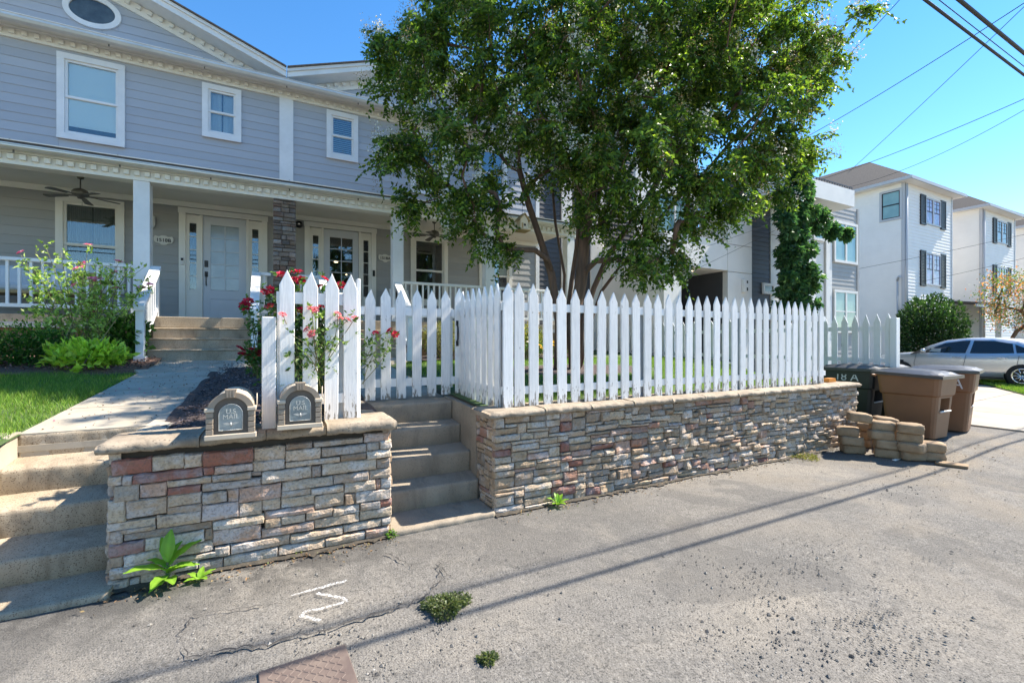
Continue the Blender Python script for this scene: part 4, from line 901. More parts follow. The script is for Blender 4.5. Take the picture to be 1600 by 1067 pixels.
# ------------------------------------------------------------------ picket fences
def picket_mesh(w,h,tip,th,r):
    j=lambda a:r.uniform(-a,a)
    p=[(-w/2,0),(w/2,0),(w/2+j(.003),h-tip+j(.008)),(j(.006),h),(-w/2+j(.003),h-tip+j(.008))]
    c=.004; v=[]
    for (x,z) in p: v.append((x,th,z))
    for (x,z) in p: v.append((x,c,z))
    cx,cz=0,h/2
    q=[(p[0][0]+c,0),(p[1][0]-c,0),(p[2][0]-c,p[2][1]-c*.4),(p[3][0],p[3][1]-c*1.6),(p[4][0]+c,p[4][1]-c*.4)]
    for (x,z) in q: v.append((x,0,z))
    f=[(0,1,2,3,4)]
    for k in range(5): n=(k+1)%5; f.append((n,k,5+k,5+n)); f.append((5+n,5+k,10+k,10+n))
    f.append((14,13,12,11,10))
    me=bpy.data.meshes.new('picket'); me.from_pydata(v,[],f); me.update(); return me
r_=random.Random(7)
PK_=[]
for k in range(8): m_=picket_mesh(.110+r_.uniform(-.004,.004),1.19,.115+r_.uniform(-.012,.012),.02,r_); m_.materials.append(M['picket']); PK_.append(m_)
def picket(parent,x,y,z,h,ang=0,tilt=0,me=None,w=1):
    me=me or r_.choice(PK_)
    o=put('picket',me,Matrix.Translation((x,y,z))@Matrix.Rotation(ang,4,'Z')@Matrix.Rotation(tilt,4,'Y')@Matrix.Diagonal((w,1,h/1.19,1)),parent); return o
FN=thing('picket_fence','long weathered white picket fence on top of the right stone wall','fence',(4.8,3.95,.95),'white picket fences')
xs_=[2.025]; x=2.152
while x<7.50: xs_.append(x); x+=.1685+r_.uniform(-.004,.004)
for i,x in enumerate(xs_):
    top=2.165+.02*math.sin(x*1.3)+r_.uniform(-.008,.008)-(.03 if x>7.2 else 0); zb=.955+r_.uniform(-.004,.012)
    picket(FN,x,3.915,zb,top-zb,0,R(r_.uniform(-.7,.7)))
MB().box(2.03,7.52,3.937,3.972,1.905,1.985).build('rail',M['picket_new'],FN); MB().box(2.03,7.52,3.937,3.972,1.08,1.155).build('rail',M['picket_new'],FN)
for x in (2.05,3.78,5.6,7.45): MB().box(x-.045,x+.045,3.974,4.064,.9,2.0).build('post',M['oldpost'],FN)
# return beside the stair
for i in range(7):
    y=4.06+i*.152; picket(FN,1.965,y,.93+r_.uniform(-.01,.01),1.25+r_.uniform(-.015,.01),R(-90),R(r_.uniform(-.8,.8)))
MB().box(1.988,2.018,3.98,5.12,1.905,1.985).build('rail',M['picket_new'],FN); MB().box(1.988,2.018,3.98,5.12,1.08,1.155).build('rail',M['picket_new'],FN)
MB().box(2.02,2.11,5.08,5.17,.85,2.1).build('post',M['picket_new'],FN)
# gate
GT=thing('picket_gate','white picket gate with black iron latch at the top of the middle stair','gate',(1.45,5.15,.96))
for i,x in enumerate((.953,1.122,1.297,1.475,1.652,1.826,2.0)):
    picket(GT,x,5.14,.95+.03*(i/6)+r_.uniform(-.008,.004),1.245+(.02 if i==6 else -.01)+r_.uniform(-.008,.008),0,R(r_.uniform(-.4,.4)))
MB().box(.85,2.0,5.162,5.195,1.895,1.985).build('rail',M['picket_new'],GT); MB().box(.85,2.0,5.162,5.195,1.09,1.18).build('rail',M['picket_new'],GT)
MB().box(1.86,1.93,5.1965,5.225,1.05,2.0).build('stile',M['picket_new'],GT)
hd=MB(); hd.tube([(1.965,5.135,1.80),(1.96,5.10,1.775),(1.957,5.09,1.70),(1.96,5.10,1.625),(1.965,5.135,1.60)],[.008,.011,.013,.011,.008],8); hd.box(1.95,1.98,5.13,5.139,1.79,1.85); hd.box(1.95,1.98,5.13,5.139,1.545,1.61); hd.build('handle',M['black'],GT)
la=MB(); la.bbox(2.03,2.06,5.118,5.139,1.45,1.66,.004); la.tube([(2.0,5.11,1.585),(2.09,5.11,1.585)],.011,8); la.tube([(2.045,5.115,1.50),(2.075,5.085,1.50)],.012,8); la.build('latch',M['black'],GT)
# short tall fence behind the mailboxes
FL=thing('picket_fence','short tall picket fence behind the mailboxes, climbed by red roses','fence',(.3,3.95,.95),'white picket fences')
for (a,c,zb) in ((.052,.152,.95),(.212,.316,.95),(.371,.472,.96),(.519,.624,.975)): picket(FL,(a+c)/2,3.915,zb,2.15-zb+r_.uniform(-.005,.005),0,R(r_.uniform(-.5,.5)),None,(c-a)/.104)
MB().box(.03,.62,3.937,3.975,1.895,1.985).build('rail',M['picket_new'],FL); MB().box(.03,.62,3.937,3.975,1.10,1.18).build('rail',M['picket_new'],FL)
MB().bbox(-.068,.028,3.86,3.95,.94,1.785,.006).build('post',M['picket'],FL)
MB().bbox(.46,.535,3.978,4.06,.93,2.0,.005).build('post',M['picket'],FL)
MB().bbox(.625,.65,3.93,4.02,.96,2.12,.004).build('board',M['picket'],FL)
MB().box(.034,.05,3.935,3.99,.95,1.96).build('board',M['picket'],FL)
for i in range(6): picket(FL,.66,4.1+i*.165,.93,1.2,R(90))
MB().box(.6,.63,4.03,5.1,1.895,1.975).build('rail',M['picket_new'],FL); MB().box(.6,.63,4.03,5.1,1.09,1.17).build('rail',M['picket_new'],FL); MB().box(.63,.72,5.08,5.17,.9,2.1).build('post',M['picket_new'],FL)
# side fence along the far edge of the yard, seen through the pickets
FS=thing('picket_fence','low picket side fence at the far end of the yard, behind the bins','fence',(9.8,8,1),'white picket fences')
y=4.08
while y<12.2:
    zb=max(rz(9.75,y)+.04,.55); top=2.10 if y<7 else 2.12; picket(FS,9.8,y,zb,top-zb,R(-90)); y+=.178
MB().box(9.822,9.85,4.05,12.25,1.80,1.88).build('rail',M['picket_new'],FS); MB().box(9.822,9.85,4.05,12.25,1.22,1.30).build('rail',M['picket_new'],FS)
MB().bbox(9.77,9.90,3.95,4.05,.15,2.02,.006).build('post',M['picket_new'],FS)
# ------------------------------------------------------------------ mailboxes
def mailbox(loc,label):
    t=thing('mailbox',label,'mailbox',(0,0,0),'arched mailboxes on the stone wall')
    W=.285; zs=.20; rad=W/2
    arc=lambda r,n=18,a0=0,a1=math.pi:[(r*math.cos(a0+(a1-a0)*k/n),zs-.02+r*math.sin(a0+(a1-a0)*k/n)*.93) for k in range(n+1)]
    b=MB(); b.prism([(-.128,.0),(.128,.0)]+arc(.128),'y',.03,.50); o=b.build('shell',M['mbbody'],t)
    for p in o.data.polygons: p.use_smooth=False
    f=MB(); f.prism([(-.105,.03),(.105,.03)]+arc(.105),'y',.006,.035); f.build('door',M['mbdark'],t)
    a=MB()
    # arch ring
    n=18; out=arc(.135); inn=arc(.098)
    for k in range(n):
        v=[]
        for y in (-.012,.03): v+=[(out[k][0],y,out[k][1]),(out[k+1][0],y,out[k+1][1]),(inn[k+1][0],y,inn[k+1][1]),(inn[k][0],y,inn[k][1])]
        a.add(v,[(3,2,1,0),(4,5,6,7),(0,1,5,4),(2,3,7,6)]+([(0,4,7,3)] if k==0 else [])+([(1,2,6,5)] if k==n-1 else []))
    a.build('arch',M['mbface'],t)
    a=MB(); a.prism([(-.022,.27),(.022,.27),(.034,.325),(-.034,.325)],'y',-.03,.03)
    for x in (-.017,0,.017): a.prism([(x-.005,.275),(x+.005,.275),(x+.007,.322),(x-.007,.322)],'y',-.036,-.0301)
    a.build('keystone',M['mbface'],t)
    for s in (-1,1):
        for k in range(4):
            z0_=.03+k*.037; MB().bbox(*sorted((s*.098,s*.140)),-.014,.06,z0_+.0015,z0_+.0355,.003).build('pilaster_block',M['mbface'],t)
        MB().bbox(*sorted((s*.094,s*.148)),-.022,.065,.179,.205,.004).build('capital',M['mbbody'],t)
    MB().bbox(-.148,.148,-.02,.07,-.004,.03,.004).build('sill',M['mbbody'],t)
    pl=MB().prism([(-.068,.055),(.068,.055)]+[(.068*math.cos(math.pi*k/12),.155+.072*math.sin(math.pi*k/12)) for k in range(13)],'y',-.006,.006).build('plate',M['pewter'],t)
    e=MB(); n=14; P=[(.068,.055)]+[(.068*math.cos(math.pi*k/n),.155+.072*math.sin(math.pi*k/n)) for k in range(n+1)]+[(-.068,.055),(.068,.055)]
    e.tube([(p[0],-.007,p[1]) for p in P],.0022,5); e.build('plate_rim',M['silver'],pl)
    for s_,sz,z in (('U.S',.042,.178),('MAIL',.043,.142)):
        put('lettering',text_mesh(s_,sz,M['silver'],.0025),Matrix.Translation((0,-.008,z))@Matrix.Rotation(R(90),4,'X'),pl)
    w=MB()                                         # spread-winged bird emblem
    for s in (-1,1):
        w.add([(0,-.0075,.098),(s*.018,-.010,.108),(s*.048,-.0085,.103),(s*.030,-.0095,.094),(s*.012,-.0085,.088)],[(0,1,2,3,4)] if s>0 else [(4,3,2,1,0)])
    w.tube([(0,-.009,.106),(0,-.011,.094),(.004,-.009,.080)],[.004,.0065,.003],6); w.build('emblem',M['silver'],pl)
    MB().tube([(.13,.06,.19),(.150,.06,.19),(.150,.06,.285)],.004,6).build('flag_arm',M['mbbody'],t)
    MB().lathe([(.0,-.06),(.05,-.06),(.05,-.004),(0,-.004)],(0,.24,0),12).build("mount",M['mbbody'],t)
    t.location=loc; return t
mailbox((-.242,3.55,.958),'arched taupe mailbox at the left, standing beside the dark mulch bed')
mailbox((.178,3.57,.985),'arched taupe mailbox at the right, standing in front of the tall pickets')
# ------------------------------------------------------------------ vegetation
def unit(a): return a/np.maximum(np.linalg.norm(a,axis=-1,keepdims=True),1e-9)
def leafcloud(P,D,L,W,col,fold=.22,curl=.12):
    n=len(P); D=unit(D); S=unit(np.cross(D,unit(nr.normal(size=(n,3))+np.array([0,0,.8])))); Nn=np.cross(S,D)
    L=L[:,None]; W=W[:,None]
    v=np.stack([P,P+D*L*.42+S*W*.5+Nn*W*fold,P+D*L-Nn*L*curl,P+D*L*.42-S*W*.5+Nn*W*fold],1).reshape(-1,3)
    i=np.arange(n)[:,None]*4; F=np.concatenate([i+np.array([[0,3,2]]),i+np.array([[0,2,1]])],0)
    return v,F,np.repeat(col,4,0)
def colr(n,cols,wts,var=.18):
    c=np.array(cols)[nr.choice(len(cols),n,p=np.array(wts)/sum(wts))]; return c*(1+nr.normal(0,var,(n,1))).clip(.45,1.7)
def leaves(name,P,D,L,W,col,mat,parent,kind='stuff',**k):
    v,F,c=leafcloud(P,D,L,W,col,**k); o=link(name,npmesh(name,v,F,mat,c),parent)
    if kind: o['kind']=kind
    return o
def grow(base_paths,clumps,r,k_r=.0105,expo=.47,minr=.006):
    pos=[];par=[];brn=[]
    for bp in base_paths:
        last=-1
        for p in bp: pos.append(np.array(p,float)); par.append(last); last=len(pos)-1
    root=np.array(base_paths[0][0]); order=sorted(range(len(clumps)),key=lambda i:np.linalg.norm(clumps[i]-root))
    tips={}
    for i in order:
        c=clumps[i]; A=np.array(pos); d=np.linalg.norm(A-c,axis=1); pen=np.maximum(0,A[:,2]-c[2]+.15)*1.2
        rr=np.linalg.norm(A[:,:2]-root[:2],axis=1); pen+=np.maximum(0,rr-np.linalg.norm(c[:2]-root[:2]))*1.0
        j=int(np.argmin(d+pen)); a=A[j]; n=max(2,int(d[j]/.3)); last=j; pd=A[j]-A[par[j]] if par[j]>=0 else np.array([0,0,1.])
        pd=pd/max(np.linalg.norm(pd),1e-6); ctl=a+pd*d[j]*.33+np.array([0,0,d[j]*.10])
        for k in range(1,n+1):
            t=k/n; p=(1-t)**2*a+2*t*(1-t)*ctl+t*t*c+nr.normal(0,.018,3)*(t<1)
            pos.append(p); par.append(last); last=len(pos)-1
        tips[i]=last
    cnt=np.zeros(len(pos))
    for i in tips.values():
        while i>=0: cnt[i]+=1; i=par[i]
    rad=np.maximum(minr,k_r*cnt**expo)
    return pos,par,rad
def skeleton(name,pos,par,rad,mat,parent,n=7):
    b=MB(); ch={}
    for i,p in enumerate(par): ch.setdefault(p,[]).append(i)
    done=set()
    for s in range(len(pos)):
        if s in done: continue
        p=par[s]; path=[p] if p>=0 else []; i=s
        while True:
            path.append(i); done.add(i); nx=[c for c in ch.get(i,[]) if c not in done]
            if not nx: break
            i=max(nx,key=lambda c:rad[c])
        if len(path)<2: continue
        rr=[min(rad[path[1]],rad[q]) if k==0 and p>=0 else rad[q] for k,q in enumerate(path)]
        rr[-1]*=.6
        b.tube([pos[q] for q in path],rr,n if max(rr)>.02 else 4,True)
    return b.build(name,mat,parent)
LG=[(.038,.080,.018),(.058,.115,.022),(.095,.165,.028),(.17,.25,.04),(.035,.085,.035)]
# crape myrtle
base=Vector((4.95,6.95,1.12))
CM=thing('crape_myrtle_tree','large multi-trunk crape myrtle with white flower heads behind the picket fence','tree',base)
def W3(px,py,t): return np.array(at(px,py,t))
bt=8.45
trunks=[[(4.62,6.98,1.05)]+[W3(*q) for q in ((873,505,bt-.15),(862,430,bt-.2),(843,370,bt-.3),(826,320,bt-.4),(812,268,bt-.5),(806,215,bt-.6),(795,160,bt-.7))],
[(4.85,7.1,1.05)]+[W3(*q) for q in ((885,505,bt+.05),(893,440,bt+.1),(903,375,bt+.1),(906,310,bt+.2),(900,240,bt+.3),(893,170,bt+.4))],
[(4.95,6.9,1.05)]+[W3(*q) for q in ((895,505,bt-.1),(908,440,bt-.15),(914,370,bt-.2),(926,300,bt-.2),(946,230,bt-.3),(965,160,bt-.4))],
[(5.1,7.0,1.05)]+[W3(*q) for q in ((910,505,bt),(928,450,bt),(950,400,bt-.05),(978,360,bt-.1),(1012,310,bt-.2),(1050,245,bt-.3),(1085,170,bt-.3))],
[(5.25,7.15,1.05)]+[W3(*q) for q in ((922,505,bt+.2),(940,455,bt+.25),(968,418,bt+.3),(1000,378,bt+.3),(1045,325,bt+.4),(1110,260,bt+.4),(1170,190,bt+.4))],
[(4.8,7.2,1.05)]+[W3(*q) for q in ((880,505,bt+.2),(882,430,bt+.3),(868,350,bt+.5),(862,280,bt+.8),(870,200,bt+1.1))]]
lobes=[(690,90,8.3,1.1),(640,185,8.2,.68),(662,262,7.6,.6),(640,70,8.5,.58),(625,300,7.5,.35),(760,100,7.6,1.5),(715,230,7.4,1.0),(742,318,7.2,.66),(775,372,7.4,.36),(690,315,7.3,.4),(900,60,8.5,1.9),(880,180,7.5,1.4),(1000,80,7.5,1.7),(975,225,7.3,1.1),(990,318,7.4,.8),(1015,372,7.5,.7),(1120,70,8.0,1.7),(1100,200,7.4,1.25),(1075,285,7.4,.8),(1165,250,8,.85),(1225,60,8.6,1.3),(1220,165,8.4,.95),(1275,85,8.9,.6),(1262,190,8.6,.5),(1200,258,8.4,.62),(1120,330,7.8,.42),(1040,412,7.6,.32),(930,245,8.2,.9),(1010,190,8.3,1.0),(1090,120,9.0,1.0),(720,-20,8.5,1.1),(900,-30,8.5,1.5),(1110,-30,8.5,1.3),(1000,402,7.3,.45),(1050,352,7.5,.4),(900,150,9.9,1.4),(1050,120,10.2,1.6),(800,110,9.6,.9)]
cl=[];cs=[]
for (px,py,t,r0) in lobes:
    n=max(2,int(12.5*r0**2.1)); c=W3(px,py,t)
    d=unit(nr.normal(size=(n,3))); rr=r0*(nr.random(n)**.42)
    q=c+d*rr[:,None]*np.array([1,1,.92]); cl+=list(q); cs+=[min(1,.45+.35*r0)]*n
cl=np.array(cl); print('clumps',len(cl))
pos,par,rad=grow(trunks,cl,r_,.0072,.49,.005)
skeleton('trunk',pos,par,rad,M['bark'],CM,8)
# leafy sprays: arching, drooping twigs set with paired leaves
P=[];D=[];TW=MB();FP=[];FT=[]
cc=cl.mean(0)
for c,s in zip(cl,cs):
    if nr.random()<.06: continue
    nt=int(nr.integers(13,19)); 
    for k in range(nt):
        out=unit(c-cc)*.55+nr.normal(0,.6,3); out[2]*=.7; out=unit(out); Lw=nr.uniform(.24,.52)*(.7+.4*s); m=11
        t=np.linspace(.05,1,m)[:,None]; droop=nr.uniform(.12,.55)
        pts=c+nr.normal(0,.07,3)+out*t*Lw+np.array([0,0,-1])*t**2*Lw*droop
        if k%2==0: TW.tube([pts[0],pts[5],pts[10]],[.0035,.0025,.001],3,False)
        dirs=np.gradient(pts,axis=0)
        side=unit(np.cross(dirs,np.array([0,0,1.])+nr.normal(0,.3,3)))
        for sg in (-1,1):
            P.append(pts+nr.normal(0,.012,pts.shape)); D.append(unit(dirs)*.5+side*sg*.9+nr.normal(0,.28,dirs.shape)+np.array([0,0,-.30]))
        if nr.random()<.26: FP.append(pts[-1]*.6+pts[4]*.4+np.array([0,0,.10])+unit(c-cc)*.10); FT.append(nr.random()<.2)
P=np.concatenate(P);D=np.concatenate(D);n=len(P);print('leaves',n)
hue=colr(n,LG,[3,4,3.2,1.8,1.5],.22)
o=leaves('crown',P,D,nr.uniform(.062,.108,n),nr.uniform(.036,.060,n),hue,M['leaf'],CM)
TW.build('twigs',M['bark_grey'],CM)['kind']='stuff'
FP=np.array(FP);FT=np.array(FT);m=46
q=np.repeat(FP,m,0); off=nr.normal(0,1,(len(q),3))*np.array([.052,.052,.09])+np.array([0,0,.03]); q=q+off; w=np.repeat(FT,m)
seedc=colr(len(q),[(.36,.30,.10),(.27,.27,.07),(.30,.20,.10),(.42,.37,.19)],[2,2,1.5,1],.2); whit=colr(len(q),[(.72,.74,.68),(.62,.66,.56),(.35,.38,.2)],[3,2,1],.1)
pc=np.where(w[:,None],whit,seedc)
leaves('flower_heads',q,nr.normal(size=q.shape),np.where(w,nr.uniform(.026,.044,len(q)),nr.uniform(.014,.026,len(q))),np.where(w,nr.uniform(.024,.04,len(q)),nr.uniform(.012,.020,len(q))),pc,M['petal'],CM)

def bush(name,label,cat,c,rx,ry,rz_,nl,L,Wd,cols,wts,mat,group=None,stem=True,up=.3,shell=.45,trunk=None,parts=('foliage','stem'),lump=.18):
    t=thing(name,label,cat,(c[0],c[1],c[2]-rz_ if trunk is None else trunk),group)
    d=unit(nr.normal(size=(nl,3))); ph=nr.uniform(0,6,6)
    bumpy=1+lump*(np.sin(d[:,0]*5+ph[0])*np.sin(d[:,2]*6+ph[1])+.6*np.sin(d[:,1]*9+ph[2])*np.sin(d[:,2]*11+ph[3]))
    rr=(nr.random(nl)**shell)*bumpy
    p=np.array(c)+d*rr[:,None]*np.array([rx,ry,rz_])
    D=d+nr.normal(0,.6,d.shape)+np.array([0,0,up]); 
    leaves(parts[0],p,D,nr.uniform(L*.7,L*1.25,nl),nr.uniform(Wd*.7,Wd*1.25,nl),colr(nl,cols,wts,.2),mat,t)
    if stem:
        b=MB(); z0_=c[2]-rz_ if trunk is None else trunk
        for k in range(7):
            e=np.array(c)+unit(nr.normal(size=3))*np.array([rx,ry,rz_])*.75; e[2]=max(e[2],c[2]-.2*rz_)
            s0=np.array([c[0]+nr.normal(0,.05),c[1]+nr.normal(0,.05),z0_-.05]); b.tube([s0,(s0+e)/2+nr.normal(0,.06*rx,3),e],[.02*rx+.012,.012*rx+.008,.004],5)
        b.build(parts[1],M['bark_grey'],t)
    return t
BX=[(.025,.075,.016),(.04,.11,.022),(.07,.15,.03)]
bush('boxwood_shrub','rounded dark green shrub at the left edge in front of the porch','shrub',(-4.05,8.75,1.5),.75,.55,.42,6500,.045,.028,BX,[3,3,1],M['leaf'],'shrubs along the porch')
bush('boxwood_shrub','smaller dark green shrub touching the left end of the rose bush','shrub',(-3.05,8.95,1.48),.5,.42,.36,3600,.045,.028,BX,[3,3,1],M['leaf'],'shrubs along the porch')
bush('lime_shrub','low lime-green leafy plant on the red mulch beside the front walk','shrub',(-2.33,8.62,1.38),.45,.36,.22,900,.11,.065,[(.30,.42,.06),(.38,.50,.10),(.18,.30,.04)],[3,2,2],M['leaf'],'shrubs along the porch',up=.8)
bush('leafy_shrub','broad-leaved green plant between the rose bush and the left hand rail','shrub',(-2.1,9.45,1.62),.32,.3,.42,650,.11,.08,[(.055,.13,.025),(.09,.19,.035),(.03,.08,.02)],[3,2,2],M['leaf'],'shrubs along the porch',up=.2)
# ---- roses
def rose_mesh(s,cols,seed,open_=1.0):
    r=np.random.default_rng(seed); V=[];F=[];C=[]
    for ringi,(n,tilt,rad,sz) in enumerate(((5,.25,.10,.55),(6,.55,.24,.75),(7,.95,.42,.95),(7,1.25,.6,1.0))):
        for k in range(n):
            a=2*math.pi*(k+.5*ringi)/n+r.normal(0,.15); tl=tilt*open_; ca,sa=math.cos(a),math.sin(a)
            o=np.array([ca,sa,0])*rad*s*.5; d=np.array([ca*math.sin(tl),sa*math.sin(tl),math.cos(tl)]); sd=np.array([-sa,ca,0]); L=s*sz*.62; w=s*sz*.55
            nn=np.cross(sd,d); b=len(V)
            V+=[o,o+d*L*.6+sd*w*.5-nn*L*.12,o+d*L+nn*L*.10,o+d*L*.6-sd*w*.5-nn*L*.12]; F+=[[b,b+1,b+2],[b,b+2,b+3]]; c=np.array(cols[r.integers(len(cols))])*(1+r.normal(0,.12)); C+=[c]*4
    return npmesh('flower',np.array(V),np.array(F),M['petal'],np.array(C))
PINK=[rose_mesh(.105,[(.80,.22,.38),(.85,.40,.50),(.70,.10,.26)],k) for k in range(3)]
RED=[rose_mesh(.075,[(.55,.012,.045),(.70,.03,.08),(.42,.008,.03)],k+9,1.1) for k in range(3)]
FAD=[rose_mesh(.05,[(.80,.22,.27),(.72,.35,.33),(.62,.08,.10)],k+19,1.3) for k in range(2)]
def canes(name,label,base,tips,flowers,meshes,nleaf,Lf,cols,wts,spread=.12,r0=.008,group=None,fsz=(.8,1.2)):
    t=thing(name,label,'rose bush',base,group); b=MB(); P=[];D=[]
    base=np.array(base)
    for tp in tips:
        tp=np.array(tp); s0=base+np.array([nr.normal(0,spread),nr.normal(0,spread),-.05]); mid=s0*.45+tp*.55+np.array([nr.normal(0,.08),nr.normal(0,.08),.10])
        u=np.linspace(0,1,12)[:,None]; pts=(1-u)**2*s0+2*u*(1-u)*mid+u*u*tp; b.tube(list(pts),list(np.linspace(r0,.0025,12)),5)
        for k in range(nleaf):
            uu=nr.random()**.55; i=uu*11; p=pts[int(i)]*(1-i%1)+pts[min(11,int(i)+1)]*(i%1)
            dr=unit(nr.normal(size=3)+np.array([0,0,.15])); ln=nr.uniform(.04,.11)
            for q in (1.,.62,.62): P.append(p+dr*ln*q); D.append(dr+nr.normal(0,.55,3))
    b.build('canes',M['rosegreen'],t)
    P=np.array(P);n=len(P); leaves('foliage',P,np.array(D),nr.uniform(Lf*.7,Lf*1.3,n),nr.uniform(Lf*.4,Lf*.75,n),colr(n,cols,wts,.2),M['leaf'],t)
    for k,f in enumerate(flowers):
        sc_=nr.uniform(*fsz); put('flower',meshes[k%len(meshes)],Matrix.Translation(f)@Euler((nr.uniform(.2,1.1),nr.uniform(-.5,.5),nr.uniform(-1,1))).to_matrix().to_4x4()@Matrix.Scale(sc_,4),t)
    return t
zf=lambda x,y:(0+x/4.6375,370+y/4.6375)
fl=[onY(*zf(x,y),9.15+.25*math.sin(x)) for x,y in ((638,60),(860,180),(568,232),(604,198),(826,264),(708,306),(670,310),(718,458),(1085,348),(1028,372),(150,115),(540,348),(835,375),(700,545))]
tips=[np.array(f)-np.array([0,0,.03]) for f in fl]+[np.array(onY(px,py,9.2+.3*math.sin(px*.7))) for px,py in ((55,390),(70,382),(40,410),(95,395),(60,430),(45,460),(110,415),(130,430),(150,410),(170,415),(185,425),(205,415),(225,418),(235,440),(215,455),(70,470),(95,455),(40,480),(200,480),(175,470),(140,470),(120,480),(85,500),(60,510),(150,500))]
canes('rose_bush','tall sprawling rose bush with bright pink blooms in front of the left porch railing',(-2.62,9.2,1.22),tips,fl,PINK,30,.060,[(.20,.31,.10),(.28,.39,.16),(.10,.19,.05),(.38,.46,.26)],[3,3,2,1],.20,.009,'rose bushes',(.6,.9))
zr=lambda x,y:(300+x/3.81,420+y/3.81)
fr=[onY(*zr(x,y),4.25) for x,y in ((530,35),(625,20),(605,65),(645,70),(790,60),(885,100),(755,110),(430,138),(468,125),(460,222),(765,225),(645,245))]
canes('red_rose_bush','dark red roses growing behind the tall pickets by the mailboxes','' or (.22,4.55,.98),[np.array(f) for f in fr]+[np.array(onY(px,py,4.4)) for px,py in ((470,500),(500,480),(480,540),(455,520),(520,510),(415,480),(430,470),(545,490))],fr,RED,30,.05,[(.035,.085,.03),(.06,.12,.04)],[2,1],.14,.007,'rose bushes',(.55,.85))
fr2=[onY(*zr(x,y),3.86) for x,y in ((540,270),(712,238),(868,265),(883,292),(930,303),(972,290),(682,360),(712,385),(735,245))]
canes('red_rose_spray','spray of small faded red roses hanging out over the front of the tall pickets','' or (.30,4.02,1.25),[np.array(f) for f in fr2]+[np.array(onY(*zr(x,y),3.84)) for x,y in ((600,400),(620,470),(640,520),(675,500),(740,430),(790,430),(830,400),(600,540),(885,410),(720,330))],fr2,FAD,9,.040,[(.10,.17,.06),(.16,.23,.10),(.04,.09,.03)],[3,2,2],.05,.004,'rose bushes',(.7,1.0))
fr3=[onY(*zr(x,y),5.0) for x,y in ((1092,382),(1175,370),(1210,390))]
canes('red_rose_spray','sparse rose shoot with three small red blooms across the left gate pickets','' or (.72,5.0,1.2),[np.array(f) for f in fr3]+[np.array(onY(*zr(x,y),5.02)) for x,y in ((1010,470),(1040,500),(1080,440),(1120,470),(1160,430),(1000,540),(1180,450))],fr3,RED,12,.042,[(.08,.15,.05),(.14,.21,.08),(.04,.09,.03)],[3,2,2],.05,.004,'rose bushes',(.6,.8))
fr4=[onY(*zr(x,y),7.3) for x,y in ((290,478),(305,510),(378,490),(315,222),(335,195),(390,505))]
canes('red_rose_bush','red rose bush in the dark mulch beside the left porch stair','' or (-.15,7.4,1.05),[np.array(f) for f in fr4]+[np.array(onY(px,py,7.3)) for px,py in ((385,480),(395,500),(392,525),(400,470),(398,540))],fr4,RED,22,.055,[(.05,.12,.035),(.09,.16,.05)],[2,1],.10,.007,'rose bushes',(1.2,1.7))
# plants under the right porch and by the tree ring
for k,(x,y,s,cols,lab) in enumerate(((3.4,9.75,.42,[(.16,.17,.09),(.10,.12,.05)],'grey-green shrub under the right porch railing, left end of the bed seen through the fence'),(4.5,9.8,.45,[(.05,.11,.03),(.09,.16,.05)],'dark green shrub under the middle of the right porch railing'),(5.6,9.75,.40,[(.10,.14,.05),(.2,.18,.06)],'olive shrub under the right end of the right porch railing'))):
    bush('bed_shrub',lab,'shrub',(x,y,1.22+s),.55,.4,s,2600,.05,.03,cols,[2,1],M['leaf'],'shrubs under the right porch')
YEL=[rose_mesh(.06,[(.75,.50,.03),(.8,.6,.08)],31)]
for k,(px,py,ms,lab) in enumerate(((847,540,YEL,'yellow flowers in the bed behind the fence, left of the tree trunks'),(868,545,RED,'red flowers in the bed behind the fence, against the left trunk'),(822,552,[rose_mesh(.06,[(.75,.75,.68)],32)],'white flowers in the bed behind the fence, furthest from the tree'))):
    p=onY(px,py,9.3); g=rz(p.x,9.3)
    canes('bed_flowers',lab,(p.x,9.3,g),[np.array((p.x+nr.normal(0,.14),9.3+nr.normal(0,.1),g+.25+nr.uniform(0,.15))) for _ in range(9)],[],ms,8,.05,[(.06,.13,.04)],[1],.08,.004,'flowers under the right porch')
    t=[o for o in COL.objects if o.name.startswith('bed_flowers') and o.type=='EMPTY'][-1]; t['category']='flowers'
    for q in range(9): put('flower',ms[0],Matrix.Translation((p.x+nr.normal(0,.14),9.22+nr.normal(0,.1),g+.26+nr.uniform(0,.16)))@Euler((nr.uniform(.3,1),0,nr.uniform(-1,1))).to_matrix().to_4x4(),t)
# evergreen column with ivy habit in front of the modern building
iv=thing('columnar_evergreen','tall narrow ivy-like evergreen tree in front of the modern building','tree',(15.2,9.3,.35))
P=[];D=[]
def IV(px,py): return np.array(onY(px,py,8.9))
for (px,py,r0,n) in ((1250,262,.42,900),(1247,300,.48,1300),(1240,345,.42,900),(1242,395,.45,900),(1240,440,.46,1000),(1240,485,.5,1000),(1300,362,.26,500),(1322,367,.2,320),(1278,345,.42,600),(1255,235,.22,260)):
    d=unit(nr.normal(size=(n,3))); P.append(IV(px,py)+d*(nr.random((n,1))**.42)*r0*np.array([.85,.85,1.05])); D.append(d+nr.normal(0,.5,d.shape)+np.array([0,0,-.35]))
for k in range(100):
    yy=nr.uniform(240,485); side_=nr.choice((-1,1)); px=1240+side_*nr.uniform(0,21)*(.5 if yy<290 else 1)+4*math.sin(yy*.05); n=int(nr.integers(70,170)); d=unit(nr.normal(size=(n,3))); P.append(IV(px,yy)+np.array([0,nr.uniform(-.4,.2),0])+d*(nr.random((n,1))**.5)*nr.uniform(.14,.26)*np.array([1.1,1,.75])+np.array([0,0,-.12])); D.append(d+nr.normal(0,.5,d.shape)+np.array([0,0,-.5]))
P=np.concatenate(P);D=np.concatenate(D);n=len(P)
